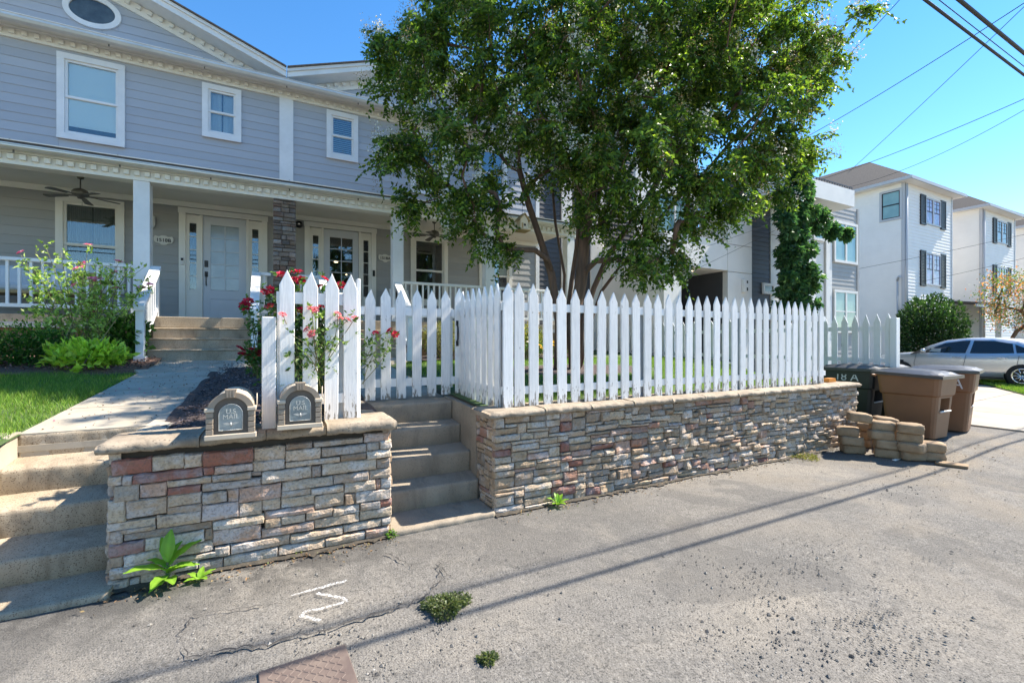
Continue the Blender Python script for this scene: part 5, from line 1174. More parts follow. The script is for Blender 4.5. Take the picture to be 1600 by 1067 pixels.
leaves('crown',P,D,nr.uniform(.11,.19,n),nr.uniform(.08,.14,n),colr(n,[(.025,.07,.042),(.04,.105,.055),(.08,.16,.07)],[3,3,1.2],.2),M['leaf'],iv)
c0=IV(1240,400); MB().tube([(c0[0],8.9,.3),(c0[0]+.05,8.9,3),(c0[0],8.9,6)],[.13,.11,.04],8).build('trunk',M['bark_grey'],iv)
bush('round_bush','dense dark green rounded bush in front of the nearest white townhouse','shrub',(26.6,9.5,1.95),1.5,1.35,1.75,9000,.14,.09,[(.012,.034,.014),(.02,.05,.02),(.05,.09,.04)],[3,3,.8],M['leaf'],None,lump=.10)
# pink-tinged small tree at the right edge
pt=thing('small_tree','small crape myrtle with pinkish-red flower heads at the right edge, behind the car','tree',(30.9,8.0,.4))
cl2=np.array([np.array(at(px,py,21.5+nr.normal(0,.5)))+nr.normal(0,.18,3) for px,py in ((1560,455),(1575,445),(1590,440),(1600,460),(1570,470),(1585,485),(1555,480),(1600,495),(1612,470),(1575,500),(1545,468),(1620,450),(1630,480),(1595,515),(1562,495),(1610,430),(1640,460))])
b0=(30.9,8.0,.35); ps,pr,rd=grow([[b0,(30.9,8.0,1.0),(30.95,8.0,1.7)],[(31.0,8.1,.35),(31.15,8.1,1.0),(31.4,8.1,1.8)]],cl2,r_,.02,.5,.012)
skeleton('trunk',ps,pr,rd,M['bark'],pt,6)
q=np.repeat(cl2,260,0)+nr.normal(0,.26,(260*len(cl2),3)); n=len(q)
leaves('crown',q,nr.normal(size=q.shape),nr.uniform(.07,.12,n),nr.uniform(.045,.07,n),colr(n,[(.06,.11,.03),(.10,.15,.05),(.32,.12,.07),(.36,.19,.11)],[3,2,2,1.5],.2),M['leaf'],pt)
# grass
def grass(name,label,n,xr,yr,zf_,hl,cols,wts,keep=None,w=.006):
    x=nr.uniform(*xr,n);y=nr.uniform(*yr,n)
    if keep is not None: k=keep(x,y); x,y=x[k],y[k]
    n=len(x); z=np.array([zf_(a,b) for a,b in zip(x,y)]); a=nr.uniform(0,6.28,n); h=nr.uniform(hl[0],hl[1],n)*(1+.35*np.sin(x*2.3)*np.sin(y*3.1))
    B=np.stack([x,y,z-.005],1); s=np.stack([np.cos(a),np.sin(a),0*a],1)*w/2; tl=np.stack([nr.normal(0,.35,n)*h,nr.normal(0,.35,n)*h,h],1)
    V=np.stack([B-s,B+s,B+tl],1).reshape(-1,3); F=np.arange(3*n).reshape(-1,3)
    o=link(name,npmesh(name,V,F,M['grassm'],np.repeat(colr(n,cols,wts,.2),3,0))); return tag(o,label,'grass',None,'stuff')
GC=[(.10,.20,.028),(.15,.26,.04),(.07,.15,.02),(.24,.29,.09)]
grass('lawn_grass','bright green front lawn left of the walk',95000,(-7.5,-1.70),(4.6,8.7),lz,(.035,.085),GC,[3,3,2,.6],lambda x,y:(y<8.25+.12*np.sin(x*4)) & (x<-1.73+.02*(y-4.84)))
grass('yard_grass','green lawn seen through the picket fence',60000,(2.1,9.7),(4.25,9.5),rz,(.03,.07),GC,[3,3,2,.4],lambda x,y:((((x-5.2)/1.75)**2+((y-7.1)/1.0)**2)>1)&((y-9.3)<0),.007)
# verge by the silver car
vp=[onZ(1500,590,.24),onZ(1547,606,.24),onZ(1620,628,.24),onZ(1700,652,.24)]
vl=tag(grid('verge',lin(0,1,20),lin(0,1,8),lambda x,y:0,M['soil']),kind='structure')
A,Bv=np.array([20.2,6.3]),np.array([13.0,2.0]); off=np.array([.62,-1.0])*1.0
vme=[]
for j in range(8):
    for i in range(20):
        p=A+(Bv-A)*i/19+np.array([1.15,-.75])*(j/7.)*1.0; vme.append((p[0],p[1],gz(p[0])+.05))
vl.data.vertices.foreach_set('co',np.array(vme,dtype=np.float32).ravel()); vl.data.update()
n=16000; i=nr.random(n); j=nr.random(n); x=A[0]+(Bv[0]-A[0])*i+1.15*j; y=A[1]+(Bv[1]-A[1])*i-.75*j; h=nr.uniform(.04,.10,n); a=nr.uniform(0,6.28,n)
Bp=np.stack([x,y,np.array([gz(q) for q in x])+.05],1); s=np.stack([np.cos(a),np.sin(a),0*a],1)*.006; tl=np.stack([nr.normal(0,.3,n)*h,nr.normal(0,.3,n)*h,h],1)
tag(link('verge_grass',npmesh('verge_grass',np.stack([Bp-s,Bp+s,Bp+tl],1).reshape(-1,3),np.arange(3*n).reshape(-1,3),M['grassm'],np.repeat(colr(n,GC,[3,3,2,1],.2),3,0))),'narrow strip of grass in front of the silver car','grass',None,'stuff')
# weeds growing at the foot of the walls
def bigleaf(L,W,bend,seed):
    r=random.Random(seed); n=8; V=[];F=[]
    for i in range(n+1):
        t=i/n; w=W*math.sin(math.pi*min(1,(t*.92+.06)))**.8*(1-.25*t); y=L*t; z=bend*L*(t-t*t*1.25)
        for s_,k in ((-1,.55),(-.5,.2),(0,-.0),(.5,.2),(1,.55)): V.append((s_*w/2*(1+.06*math.sin(i*2.3+s_)),y,z+abs(s_)*w*.16*k+ .006*math.sin(i*1.9+s_*3)))
    for i in range(n):
        for j in range(4): a=i*5+j; F.append([a,a+1,a+6,a+5])
    c=np.array([(.15,.29,.04)]*len(V))*np.array([(1+.25*(j%5==2)) for j in range(len(V))])[:,None]
    return npmesh('leaf',np.array(V),np.array(F),M['leaf'],c,True)
LM=[bigleaf(.27,.135,.30,k) for k in range(3)]
def weed(label,loc,specs,sc=1,group='weeds growing at the walls'):
    t=thing('weed',label,'weed',loc,group); b=MB(); loc=Vector(loc)
    for (az,el,s,h) in specs:
        b.tube([loc-Vector((0,0,.01)),loc+Vector((0,0,h*sc*.6)),loc+Vector((math.cos(R(az))*.02,math.sin(R(az))*.02,h*sc))],[.006*sc,.005*sc,.003*sc],6)
        Mx=Matrix.Translation(loc+Vector((0,0,h*sc)))@Matrix.Rotation(R(az-90),4,'Z')@Matrix.Rotation(R(el),4,'X')@Matrix.Scale(s*sc,4); put('leaf',LM[int(az)%3],Mx,t)
    b.build('stem',M['rosegreen'],t); return t
wp=onZ(262,915); wp.y=min(wp.y,3.70)
weed('large broad-leaved weed against the left end of the short stone wall',(wp.x,wp.y,0),[(200,20,1.0,.12),(250,5,.75,.08),(20,35,.95,.15),(80,75,.8,.2),(120,60,.7,.19),(330,15,.8,.12),(290,10,.7,.06),(0,10,.75,.10),(45,50,.6,.18),(230,-5,.55,.05),(160,30,.6,.14),(310,40,.5,.1)],.86)
wp=onZ(305,905); weed('small dark rosette weed just right of the large broad-leaved weed',(wp.x+.03,3.66,0),[(20,25,.5,.02),(80,40,.45,.02),(140,20,.5,.02),(200,15,.45,.02),(300,20,.5,.02),(350,30,.4,.02)],.75)
wp=onZ(870,790); weed('small green weed at the foot of the long stone wall near its left end',(wp.x,3.70,0),[(30,40,.6,.03),(90,55,.5,.05),(150,35,.6,.03),(210,25,.6,.02),(280,20,.55,.03),(340,30,.6,.02),(60,60,.4,.06)],.75)
def clump(label,px,py,rad,n,cols,h=.05,group='low weed clumps on the asphalt',name='weed_clump'):
    c=onZ(px,py); t=thing(name,label,'weed',(c.x,c.y,0),group)
    a=nr.uniform(0,6.28,n); r0=rad*np.sqrt(nr.random(n))*(1+.3*np.sin(a*3+1)); p=np.stack([c.x+np.cos(a)*r0,c.y+np.sin(a)*r0*.8,nr.uniform(.004,h,n)*(1-.6*(r0/rad/1.3))],1)
    leaves('foliage',p,np.stack([np.cos(a),np.sin(a),nr.uniform(-.2,.9,n)],1)+nr.normal(0,.5,(n,3)),nr.uniform(.012,.026,n),nr.uniform(.008,.016,n),colr(n,cols,[1]*len(cols),.2),M['leaf'],t)
    b=MB()
    for k in range(14):
        q=nr.uniform(0,6.28); b.tube([(c.x,c.y,.004),(c.x+math.cos(q)*rad*.5,c.y+math.sin(q)*rad*.4,.02),(c.x+math.cos(q)*rad*.9,c.y+math.sin(q)*rad*.75,.012)],.0018,3)
    b.build('stems',M['rosegreen'],t)
CG=[(.075,.10,.055),(.11,.135,.08),(.05,.075,.035)]
clump('largest low grey-green weed clump on the asphalt beside the crack',697,950,.13,1500,CG,.07)
clump('tiny weed clump near the bottom of the photo, right of the metal plates',763,1033,.045,260,CG,.04)
clump('flat weed patch at the foot of the long wall beside the stacked pavers',1258,715,.20,700,[(.10,.12,.045),(.15,.145,.07)],.05)
clump('yellowish weed tuft in the joint at the foot of the short wall',473,862,.06,200,[(.22,.24,.08),(.15,.19,.05)],.06)
clump('green weed tuft at the right foot of the short wall by the middle stair',612,838,.05,200,[(.08,.19,.03),(.12,.24,.04)],.06)
clump('flat weed at the bottom of the left stair',95,945,.05,160,[(.12,.2,.05),(.18,.26,.08)],.04)
# ------------------------------------------------------------------ things on the porch
def fan(loc,label):
    t=thing('ceiling_fan',label,'ceiling fan',(0,0,0),'porch ceiling fans')
    MB().lathe([(0,.0),(.075,0),(.06,-.06),(.02,-.075)],(0,0,.335),16).build('canopy',M['bronze'],t)
    MB().tube([(0,0,.27),(0,0,.06)],.014,8).build('down_rod',M['bronze'],t)
    MB().lathe([(0,.08),(.06,.08),(.13,.05),(.155,.01),(.155,-.03),(.13,-.06),(.06,-.08),(.05,-.11),(0,-.11)],(0,0,0),20).build('motor',M['bronze'],t)
    for k in range(5):
        a=R(20+72*k); b=MB(); b.add([(.13,-.02,-.05),(.13,.02,-.05),(.30,.055,-.055),(.30,-.055,-.055)],[(0,3,2,1)]); 
        b.add([(.26,-.055,-.062),(.66,-.085,-.085),(.70,-.04,-.083),(.70,.04,-.075),(.66,.085,-.068),(.26,.055,-.05),(.26,-.055,-.070),(.66,-.085,-.093),(.70,-.04,-.091),(.70,.04,-.083),(.66,.085,-.076),(.26,.055,-.058)],[(0,1,2,3,4,5),(11,10,9,8,7,6)]+[(i,(i+1)%6,(i+1)%6+6,i+6)[::-1] for i in range(6)])
        put('blade',b.mesh('blade',M['fanblade']),Matrix.Rotation(a,4,'Z'),t)
    MB().tube([(.03,0,-.11),(.03,0,-.24)],.003,5).build('pull_chain',M['bronze'],t)
    t.location=loc; t.scale=(.82,.82,.98)
fan((-3.2,11.4,4.40),'bronze ceiling fan on the left porch above the curtained window')
fan((3.73,11.4,4.40),'bronze ceiling fan on the right porch, half hidden by tree twigs')
def plaque(cx,cz,s,label):
    t=thing('house_number_sign',label,'sign',(cx,HY-.03,cz),'house number plaques'); n=48; pts=[]
    H=[(0,.105),(.045,.10),(.07,.082),(.105,.078),(.15,.092),(.165,.07),(.178,.03),(.172,-.02),(.145,-.055),(.10,-.062),(.065,-.075),(.045,-.10),(0,-.108)]
    pts=[(cx+x_,cz+z_) for x_,z_ in H]+[(cx-x_,cz+z_) for x_,z_ in H[-2:0:-1]]; pts=pts[::-1]
    MB().prism(pts,'y',HY-.045,HY-.022).build('plate',M['plaque'],t)
    put('lettering',text_mesh(s,.105,M['ink'],.002,.0018),Matrix.Translation((cx,HY-.048,cz-.004))@Matrix.Rotation(R(90),4,'X'),t)
plaque(-2.115,3.83,'1518B','scalloped cream house number sign reading 1518B beside the left door')
plaque(2.70,3.845,'1518A','scalloped cream house number sign reading 1518A beside the right door')
for (x,z,lab) in ((-1.775,3.39,'small doorbell on the frame of the left front door'),(2.395,3.41,'small doorbell on the frame of the right front door')):
    t=thing('doorbell',lab,'doorbell',(x,HY-.07,z)); MB().bbox(x-.028,x+.028,HY-.09,HY-.0605,z-.08,z+.08,.006).build('housing',M['mwhite'] if x<0 else M['black'],t); MB().box(x-.024,x+.024,HY-.093,HY-.0905,z+.015,z+.07).build('lens',M['black'],t)
t=thing('security_camera','round black security camera on the porch wall right of the stone pier','camera',(.59,HY-.05,4.5)); MB().lathe([(0,-.10),(.05,-.10),(.085,-.05),(.085,0),(0,0)],(.59,HY-.02,4.5),18,'y').build('body',M['black'],t); MB().lathe([(0,-.106),(.022,-.106),(.022,-.1)],(.59,HY-.02,4.5),12,'y').build('lens',M['chrome'],t)
t=thing('flood_light','small round floodlight at the top of the white column right of the right door','light',(2.60,PY,4.36)); MB().lathe([(0,-.10),(.055,-.115),(.085,-.09),(.085,-.03),(.03,0),(0,0)],(2.62,PY+.04,4.36),18,'y').build('housing',M['gutter'],t); MB().lathe([(0,-.107),(.05,-.120),(.055,-.1)],(2.62,PY+.04,4.36),14,'y').build('lens',M['white'],t)
t=thing('porch_lamp','small wall lantern behind the left white porch column','lamp',(-2.27,HY-.1,4.2)); MB().lathe([(0,.16),(.05,.12),(.055,.10),(.045,-.1),(.02,-.13),(0,-.13)],(-2.30,HY-.11,4.2),10).build('lantern',M['gutter'],t); MB().box(-2.34,-2.26,HY-.06,HY-.02,4.14,4.3).build('bracket',M['gutter'],t)
# bench with cushions on the left porch
t=thing('porch_bench','wooden bench with white cushions on the left porch, behind the railing','bench',(-4.1,11.6,PZ))
for x in (-4.9,-3.1):
    for y in (11.2,11.75): MB().box(x-.03,x+.03,y-.03,y+.03,PZ,PZ+.42).build('leg',M['woodroof'],t)
MB().bbox(-5.0,-3.0,11.15,11.8,PZ+.40,PZ+.46,.01).build('seat',M['woodroof'],t); MB().bbox(-5.0,-3.0,11.76,11.84,PZ+.46,PZ+.9,.01).build('backrest',M['woodroof'],t)
for k,x in enumerate((-4.62,-4.15,-3.6)):
    n=12; v=[];f=[]
    for i in range(n+1):
        for j in range(n+1):
            u,w=i/n*2-1,j/n*2-1; b_=(1-u**4)*(1-w**4); e=.92+.08*max(abs(u),abs(w))
            for s in (-1,1): v.append((u*.23*e,s*.10*b_,w*.23*e))
    for i in range(n):
        for j in range(n):
            a=(i*(n+1)+j)*2; bq=((i+1)*(n+1)+j)*2; f.append((a,bq,bq+2,a+2)); f.append((a+1,a+3,bq+3,bq+1))
    c=thing('cushion',('white square cushion nearest the photo edge','white square cushion in the middle of the bench','white square cushion behind the rose bush')[k]+' on the left porch bench','cushion',(x,11.55,PZ+.71),'bench cushions')
    put('pillow',MB().add(v,f,True).mesh('pillow',M['cushion']),Matrix.Translation((x,11.56,PZ+.71))@Matrix.Rotation(R(-14),4,'X')@Matrix.Rotation(R(8*(k-1)),4,'Y'),c)
t=thing('seat_pad','long white seat pad on the left porch bench','cushion',(-4,11.45,PZ+.46)); MB().bbox(-4.95,-3.05,11.17,11.72,PZ+.461,PZ+.57,.03).build('pad',M['cushion'],t)
def chair(x,y,rot,label):
    t=thing('porch_chair',label,'chair',(0,0,0),'white slatted porch chairs')
    for k in range(6):
        xx=-.24+k*.096; put('back_slat',MB().bbox(-.04,.04,-.012,.012,0,.72-abs(k-2.5)*.05,.004).mesh('back_slat',M['white']),Matrix.Translation((xx,.22,.34))@Matrix.Rotation(R(-20),4,'X'),t)
    for k in range(5): MB().bbox(-.28,.28,-.30+k*.1,-.215+k*.1,.36+.0,.38,.004).build('seat_slat',M['white'],t)
    for s in (-1,1):
        MB().box(s*.27-.02,s*.27+.02,-.30,-.25,0,.60).build('leg',M['white'],t); MB().box(s*.27-.02,s*.27+.02,.20,.26,0,.62).build('leg',M['white'],t); MB().bbox(s*.29-.06,s*.29+.06,-.36,.30,.601,.625,.004).build('arm',M['white'],t)
    t.location=(x,y,PZ); t.rotation_euler=(0,0,rot)
chair(3.05,11.5,.3,'white slatted chair on the right porch beside the column')
chair(6.95,11.2,-.5,'white slatted chair at the far right end of the porch')
# bird house in the crape myrtle
bp=at(816,350,7.55)
t=thing('birdhouse','small pale wooden birdhouse hanging in the crape myrtle','birdhouse',bp)
x,y,z=bp; MB().prism([(x-.07,z-.11),(x+.07,z-.11),(x+.07,z+.05),(x,z+.14),(x-.07,z+.05)],'y',y-.07,y+.07).build('body',M['wood'],t)
for s in (-1,1): MB().prism([(x,z+.145),(x,z+.165),(x+s*.10,z+.045),(x+s*.10,z+.028)] if s<0 else [(x,z+.146),(x+s*.10,z+.029),(x+s*.10,z+.046),(x,z+.166)],'y',y-.10,y+.09).build('roof_board',M['woodroof'],t)
MB().bbox(x-.10,x+.10,y-.13,y+.09,z-.13,z-.111,.004).build('floor_board',M['woodroof'],t); MB().lathe([(0,-.004),(.02,-.004),(.02,0)],(x+.01,y-.0705,z-.03),12,'y').build('entrance_hole',M['ink'],t); MB().box(x-.05,x-.02,y-.076,y-.0705,z-.09,z+.0).build('trim',M['woodroof'],t)
MB().tube([(x,y,z+.15),(x+.01,y,z+.6)],.003,5).build('hanger',M['wire'],t)
# ------------------------------------------------------------------ bins
def wheelie(loc,rot,mat,label,text=None,lidtilt=0,tface='left'):
    t=thing('wheeled_bin',label,'bin',(0,0,0),'wheeled refuse bins')
    B=((-.25,.25),(-.30,.30)); T=((-.31,.31),(-.39,.39)); H=1.0
    def Q(u,v,z,g=0):
        k=z/H; x=(B[0][0]+(T[0][0]-B[0][0])*k-g)*(1-u)+(B[0][1]+(T[0][1]-B[0][1])*k+g)*u; y=(B[1][0]+(T[1][0]-B[1][0])*k-g)*(1-v)+(B[1][1]+(T[1][1]-B[1][1])*k+g)*v; return (x,y,z)
    c=.10
    def loop(z,g): return [Q(*p,z,g) for p in ((c,0),(1-c,0),(1-c*.3,c*.25),(1,c*.8),(1,1-c*.8),(1-c*.3,1-c*.25),(1-c,1),(c,1),(c*.3,1-c*.25),(0,1-c*.8),(0,c*.8),(c*.3,c*.25))]
    zs=[(.03,0),(.10,.0),(.40,.0),(.66,.0),(.685,.022),(.96,.026),(.965,.045),(1.0,.047)]
    v=[];f=[]; n=12
    for z,g in zs: v+=loop(z,g)
    # front opening for the grab bar: leave out front quads of one band and build a pocket
    for i in range(len(zs)-1):
        for k in range(n):
            if k==0 and i==2: continue
            f.append((i*n+k,i*n+(k+1)%n,(i+1)*n+(k+1)%n,(i+1)*n+k))
    f.append(tuple(range(n-1,-1,-1)))
    b=MB(); b.add(v,f,False)
    x0a,x1a=-.155,.155; za,zb=.40,.66
    def fy(z): return Q(0,0,z)[1]
    o=[v[2*n],v[2*n+1],v[3*n+1],v[3*n]]; h=[(x0a,fy(za+.02),za+.02),(x1a,fy(za+.02),za+.02),(x1a,fy(zb-.02),zb-.02),(x0a,fy(zb-.02),zb-.02)]; q=[(p[0]*.9,p[1]+.13,p[2]) for p in h]
    b.add(o+h+q,[(0,1,5,4),(1,2,6,5),(2,3,7,6),(3,0,4,7),(4,5,9,8),(5,6,10,9),(6,7,11,10),(7,4,8,11),(8,9,10,11)])
    # pulled-out handle cheeks beside the pocket
    for s in (-1,1): b.prism([(s*.20-.025,0),(s*.20+.025,0),(s*.20+.025,.30),(s*.20-.025,.30)],'y',fy(.5)-.045,fy(.5)+.02) if False else None
    b.build('body',mat,t)
    MB().tube([(-.17,fy(.5)-.012,.44),(.17,fy(.5)-.012,.44)],.013,8).build('grab_bar',M['gutter'],t)
    l=MB(); m=10; vv=[];ff=[]
    for i in range(m+1):
        for j in range(m+1):
            u,w=i/m*2-1,j/m*2-1; hgt=.05*(1-u**4)*(1-w**4)+(.012 if abs(abs(u)-.5)<.12 else 0)*(1 if abs(w)<.85 else 0); vv.append((u*.375,w*.455,hgt+.012))
    for i in range(m):
        for j in range(m): a=i*(m+1)+j; ff.append((a,a+m+1,a+m+2,a+1))
    per=[i*(m+1) for i in range(m+1)]+[m*(m+1)+j for j in range(1,m+1)]+[i*(m+1)+m for i in range(m-1,-1,-1)]+[j for j in range(m-1,0,-1)]
    k0=len(vv)
    for p in per: vv.append((vv[p][0]*1.005,vv[p][1]*1.005,-.035))
    for k in range(len(per)): ff.append((per[k],k0+k,k0+(k+1)%len(per),per[(k+1)%len(per)])[::-1])
    l.add(vv,ff,False); put('lid',l.mesh('lid',M['lid']),Matrix.Translation((0,.0,1.012))@Matrix.Translation((0,.44,0))@Matrix.Rotation(R(-lidtilt),4,'X')@Matrix.Translation((0,-.44,0)),t)
    for s in (-1,1): MB().lathe([(0,-.03),(.10,-.03),(.125,-.02),(.125,.02),(.10,.03),(0,.03)],(s*.27,.27,.125),18,'x').build('wheel',M['tire'],t)
    MB().tube([(-.26,.27,.125),(.26,.27,.125)],.012,8).build('axle',M['gutter'],t)
    MB().tube([(-.26,.43,.93),(-.26,.49,.95),(.26,.49,.95),(.26,.43,.93)],.016,8).build('handle',mat,t)
    if text:
        me=text_mesh(text[0],text[1],M['spray'],.001); k=.80; xx=Q(0,0,k,.03)[0]-.004
        put('spray_lettering',me,Matrix.Translation((xx,text[2],text[3]))@Matrix.Rotation(R(-90),4,'Z')@Matrix.Rotation(R(90-4),4,'X')@Matrix.Rotation(R(text[4]),4,'Z'),t)
    t.location=loc; t.rotation_euler=(0,0,R(rot)); return t
wheelie((9.05,3.40,gz(9.0)),0,M['bin'],'brown wheeled bin with a sagging dark lid, nearest of all, behind the stacked pavers',None,-2.5)
wheelie((10.10,3.42,gz(10.1)),12,M['bin'],'brown wheeled bin sprayed with a white letter A, furthest right',('A',.22,-.20,.80,-6),0)
wheelie((9.35,4.40,gz(9.3)),4,M['binblack'],'black wheeled bin sprayed 18 A, behind the end of the long stone wall',('18 A',.19,.0,.86,0),0)
wheelie((10.12,4.45,gz(10.1)),-3,M['binblack'],'black wheeled bin at the back, only its lid showing between the others')
t=thing('orange_scraper','small orange plastic block on the far end of the long wall','block',(7.78,4.02,.96)); MB().prism([(7.70,.962),(7.90,.962),(7.885,1.02),(7.715,1.02)],'y',3.98,4.07).build('block',M['orange'],t)
# ------------------------------------------------------------------ stacked pavers
def rock(w,d,h,seed,r=.035):
    rr=random.Random(seed); b=MB(); n=5; v=[]; ix={}
    def P(u,v_,w_):
        p=Vector((u,v_,w_)); q=Vector((max(-.8,min(.8,u)),max(-.74,min(.74,v_)),max(-.52,min(.52,w_)))); dlt=p-q
        if dlt.length>1e-6: p=q+Vector((dlt.x/.28,dlt.y/.4,dlt.z/.65)).normalized()*1.0 if False else q+Vector((a_*k_ for a_,k_ in zip(Vector((dlt.x/.2,dlt.y/.26,dlt.z/.48)).normalized(),(.2,.26,.48))))
        return p
    for ax in range(3):
        for s in (-1,1):
            for i in range(n):
                for j in range(n):
                    cs_=[]
                    for (a,c) in ((i,j),(i+1,j),(i+1,j+1),(i,j+1)):
                        u=[0,0,0]; u[ax]=s; u[(ax+1)%3]=a/n*2-1; u[(ax+2)%3]=c/n*2-1
                        key=tuple(round(x_,3) for x_ in u)
                        if key not in ix:
                            p=P(*u); ix[key]=len(v); v.append((p.x*w/2+rr.uniform(-.007,.007),p.y*d/2+rr.uniform(-.007,.007),p.z*h/2+rr.uniform(-.004,.004)))
                        cs_.append(ix[key])
                    b.f.append(tuple(cs_ if s>0 else cs_[::-1])); b.sm.append(True)
    b.v=v; return b.mesh('block',M['paver'])
RK=[rock(.27,.22,.128,k) for k in range(5)]
rp=random.Random(3)
cols_=[((1325,706),3,'at the left end of the heap against the wall'),((1378,713),4,'in the tall middle column of the heap'),((1421,719),4,'in the column right of the tallest'),((1455,722),2,'in the low pair at the right end of the heap'),((1348,700),3,'in the back row behind the left column'),((1398,704),3,'in the back row behind the middle column')]
ords=('bottom','second from bottom','third from bottom','fourth from bottom','topmost')
for (px,cnt,where) in cols_:
    p=onZ(*px,.02); z=gz(p.x)+.062+.002
    for k in range(cnt):
        o=put('paver_block',RK[rp.randrange(5)],Matrix.Translation((p.x+.05+rp.uniform(-.045,.045),p.y+rp.uniform(-.035,.035),z))@Matrix.Rotation(R(-67+rp.uniform(-28,28)),4,'Z')@Matrix.Rotation(R(rp.uniform(-3,3)),4,'X'))
        tag(o,f'tan paver block, {ords[k] if k<cnt-1 or cnt==1 else "topmost"} {where}','paver','stacked paver blocks'); z+=.120
for (px,py,z,lab) in ((1340,648,.50,'tan paver block lying askew on top of the left columns of the heap'),(1381,655,.565,'tan paver block lying flat on the very top of the heap')):
    p=onZ(px,712,.02); q=onX(px,py+4,p.x+.12); o=put('paver_block',RK[1],Matrix.Translation((p.x+.16,q.y,q.z if q.z>.3 else z))@Matrix.Rotation(R(-50),4,'Z')@Matrix.Rotation(R(6),4,'Y')); tag(o,lab,'paver','stacked paver blocks')
p=onZ(1487,727,.03); o=put('paver_slab',rock(.30,.16,.035,77),Matrix.Translation((p.x,p.y,gz(p.x)+.02))@Matrix.Rotation(R(-75),4,'Z')); tag(o,'thin flat tan slab lying on the ground at the right end of the paver heap','paver')
p=onZ(1372,710,.03); o=MB().bbox(p.x-.10,p.x+.06,p.y-.24,p.y-.20,.006,.024,.004).build('paper_scrap',M['white']); tag(o,'white scrap of litter on the ground at the foot of the paver heap','litter')
# ------------------------------------------------------------------ silver sedan
car=thing('silver_sedan','silver four-door sedan parked beyond the bins, seen from its left side','car',(0,0,0))
def loft(secs,mat,name,parent,close=True):
    n=len(secs[0]); v=[p for s in secs for p in s]; f=[]
    for i in range(len(secs)-1):
        for k in range(n-1): f.append((i*n+k,(i+1)*n+k,(i+1)*n+k+1,i*n+k+1))
    if close: f.append(tuple(range(n))); f.append(tuple((len(secs)-1)*n+k for k in range(n-1,-1,-1)))
    return MB().add(v,f,True).build(name,mat,parent)
st_=[(-2.43,.60,.62,.95,.42),(-2.36,.80,.82,1.03,.34),(-2.1,.88,.90,1.06,.24),(-1.5,.915,.915,1.0,.20),(-.6,.92,.92,.965,.18),(.4,.92,.92,.95,.18),(1.0,.92,.915,.955,.18),(1.5,.91,.90,.93,.20),(2.0,.88,.86,.86,.24),(2.32,.78,.76,.76,.28),(2.43,.60,.60,.68,.36)]
secs=[]
for (x,w,wb,zt,zb) in st_:
    h=[(0,zb),(w*.85,zb),(w*.97,zb+.08),(w,zb+.30 if zt>.9 else zb+.24),(wb*1.0,zt-.20),(wb*.985,zt-.06),(wb*.93,zt-.01),(wb*.6,zt+.015),(0,zt+.03)]
    secs.append([(x,-a,b_) for a,b_ in h[::-1]][:-1]+[(x,a,b_) for a,b_ in h])
loft(secs,M['carpaint'],'body',car)
gh=[(1.18,.70,.93,.945),(.75,.735,.80,1.20),(.35,.71,.66,1.375),(-.1,.70,.60,1.435),(-.7,.70,.59,1.435),(-1.2,.70,.60,1.375),(-1.65,.73,.68,1.22),(-2.05,.76,.80,1.06)]
secs=[]
for (x,wl,wr,zr_) in gh: secs.append([(x,-.86,.93),(x,-wr-.02,zr_-.05),(x,-wr*.85,zr_-.008),(x,0,zr_+.01),(x,wr*.85,zr_-.008),(x,wr+.02,zr_-.05),(x,.86,.93)])
loft(secs,M['carpaint'],'roof',car)
def side(poly,mat,name,s=1,off=.012):
    # points (x,z) laid on the leaning glasshouse side
    def Y(x,z):
        for a,c in zip(gh,gh[1:]):
            if a[0]>=x>=c[0]:
                k=(a[0]-x)/(a[0]-c[0]); wr=a[2]+(c[2]-a[2])*k+.02; zr_=a[3]+(c[3]-a[3])*k-.05; return .86+(wr-.86)*(z-.93)/max(zr_-.93,.02)+off
        return .86+off
    dens=[]
    for p,q in zip(poly,poly[1:]+poly[:1]):
        for k in range(6): dens.append((p[0]+(q[0]-p[0])*k/6,p[1]+(q[1]-p[1])*k/6))
    v=[(x,s*Y(x,z),z) for x,z in dens]; n=len(v); cx=sum(p[0] for p in dens)/n; cz=sum(p[1] for p in dens)/n; v.append((cx,s*Y(cx,cz),cz))
    MB().add(v,[((i+1)%n,i,n) if s>0 else (i,(i+1)%n,n) for i in range(n)],False).build(name,M[mat],car)
for s in (1,-1):
    side([(.86,.965),(.80,1.03),(.36,1.27),(-.05,1.345),(-.22,1.35),(-.16,.965)],'carglass','front_side_window',s)
    side([(-.26,.965),(-.30,1.35),(-.75,1.335),(-1.13,1.25),(-1.20,.975)],'carglass','rear_side_window',s)
    side([(-1.25,.98),(-1.18,1.235),(-1.42,1.12),(-1.62,1.0)],'carglass','quarter_window',s)
MB().add([(1.2,-.62,.965),(1.2,.62,.965),(.45,.52,1.36),(.45,-.52,1.36)],[(0,1,2,3)]).build('windscreen',M['carglass'],car)
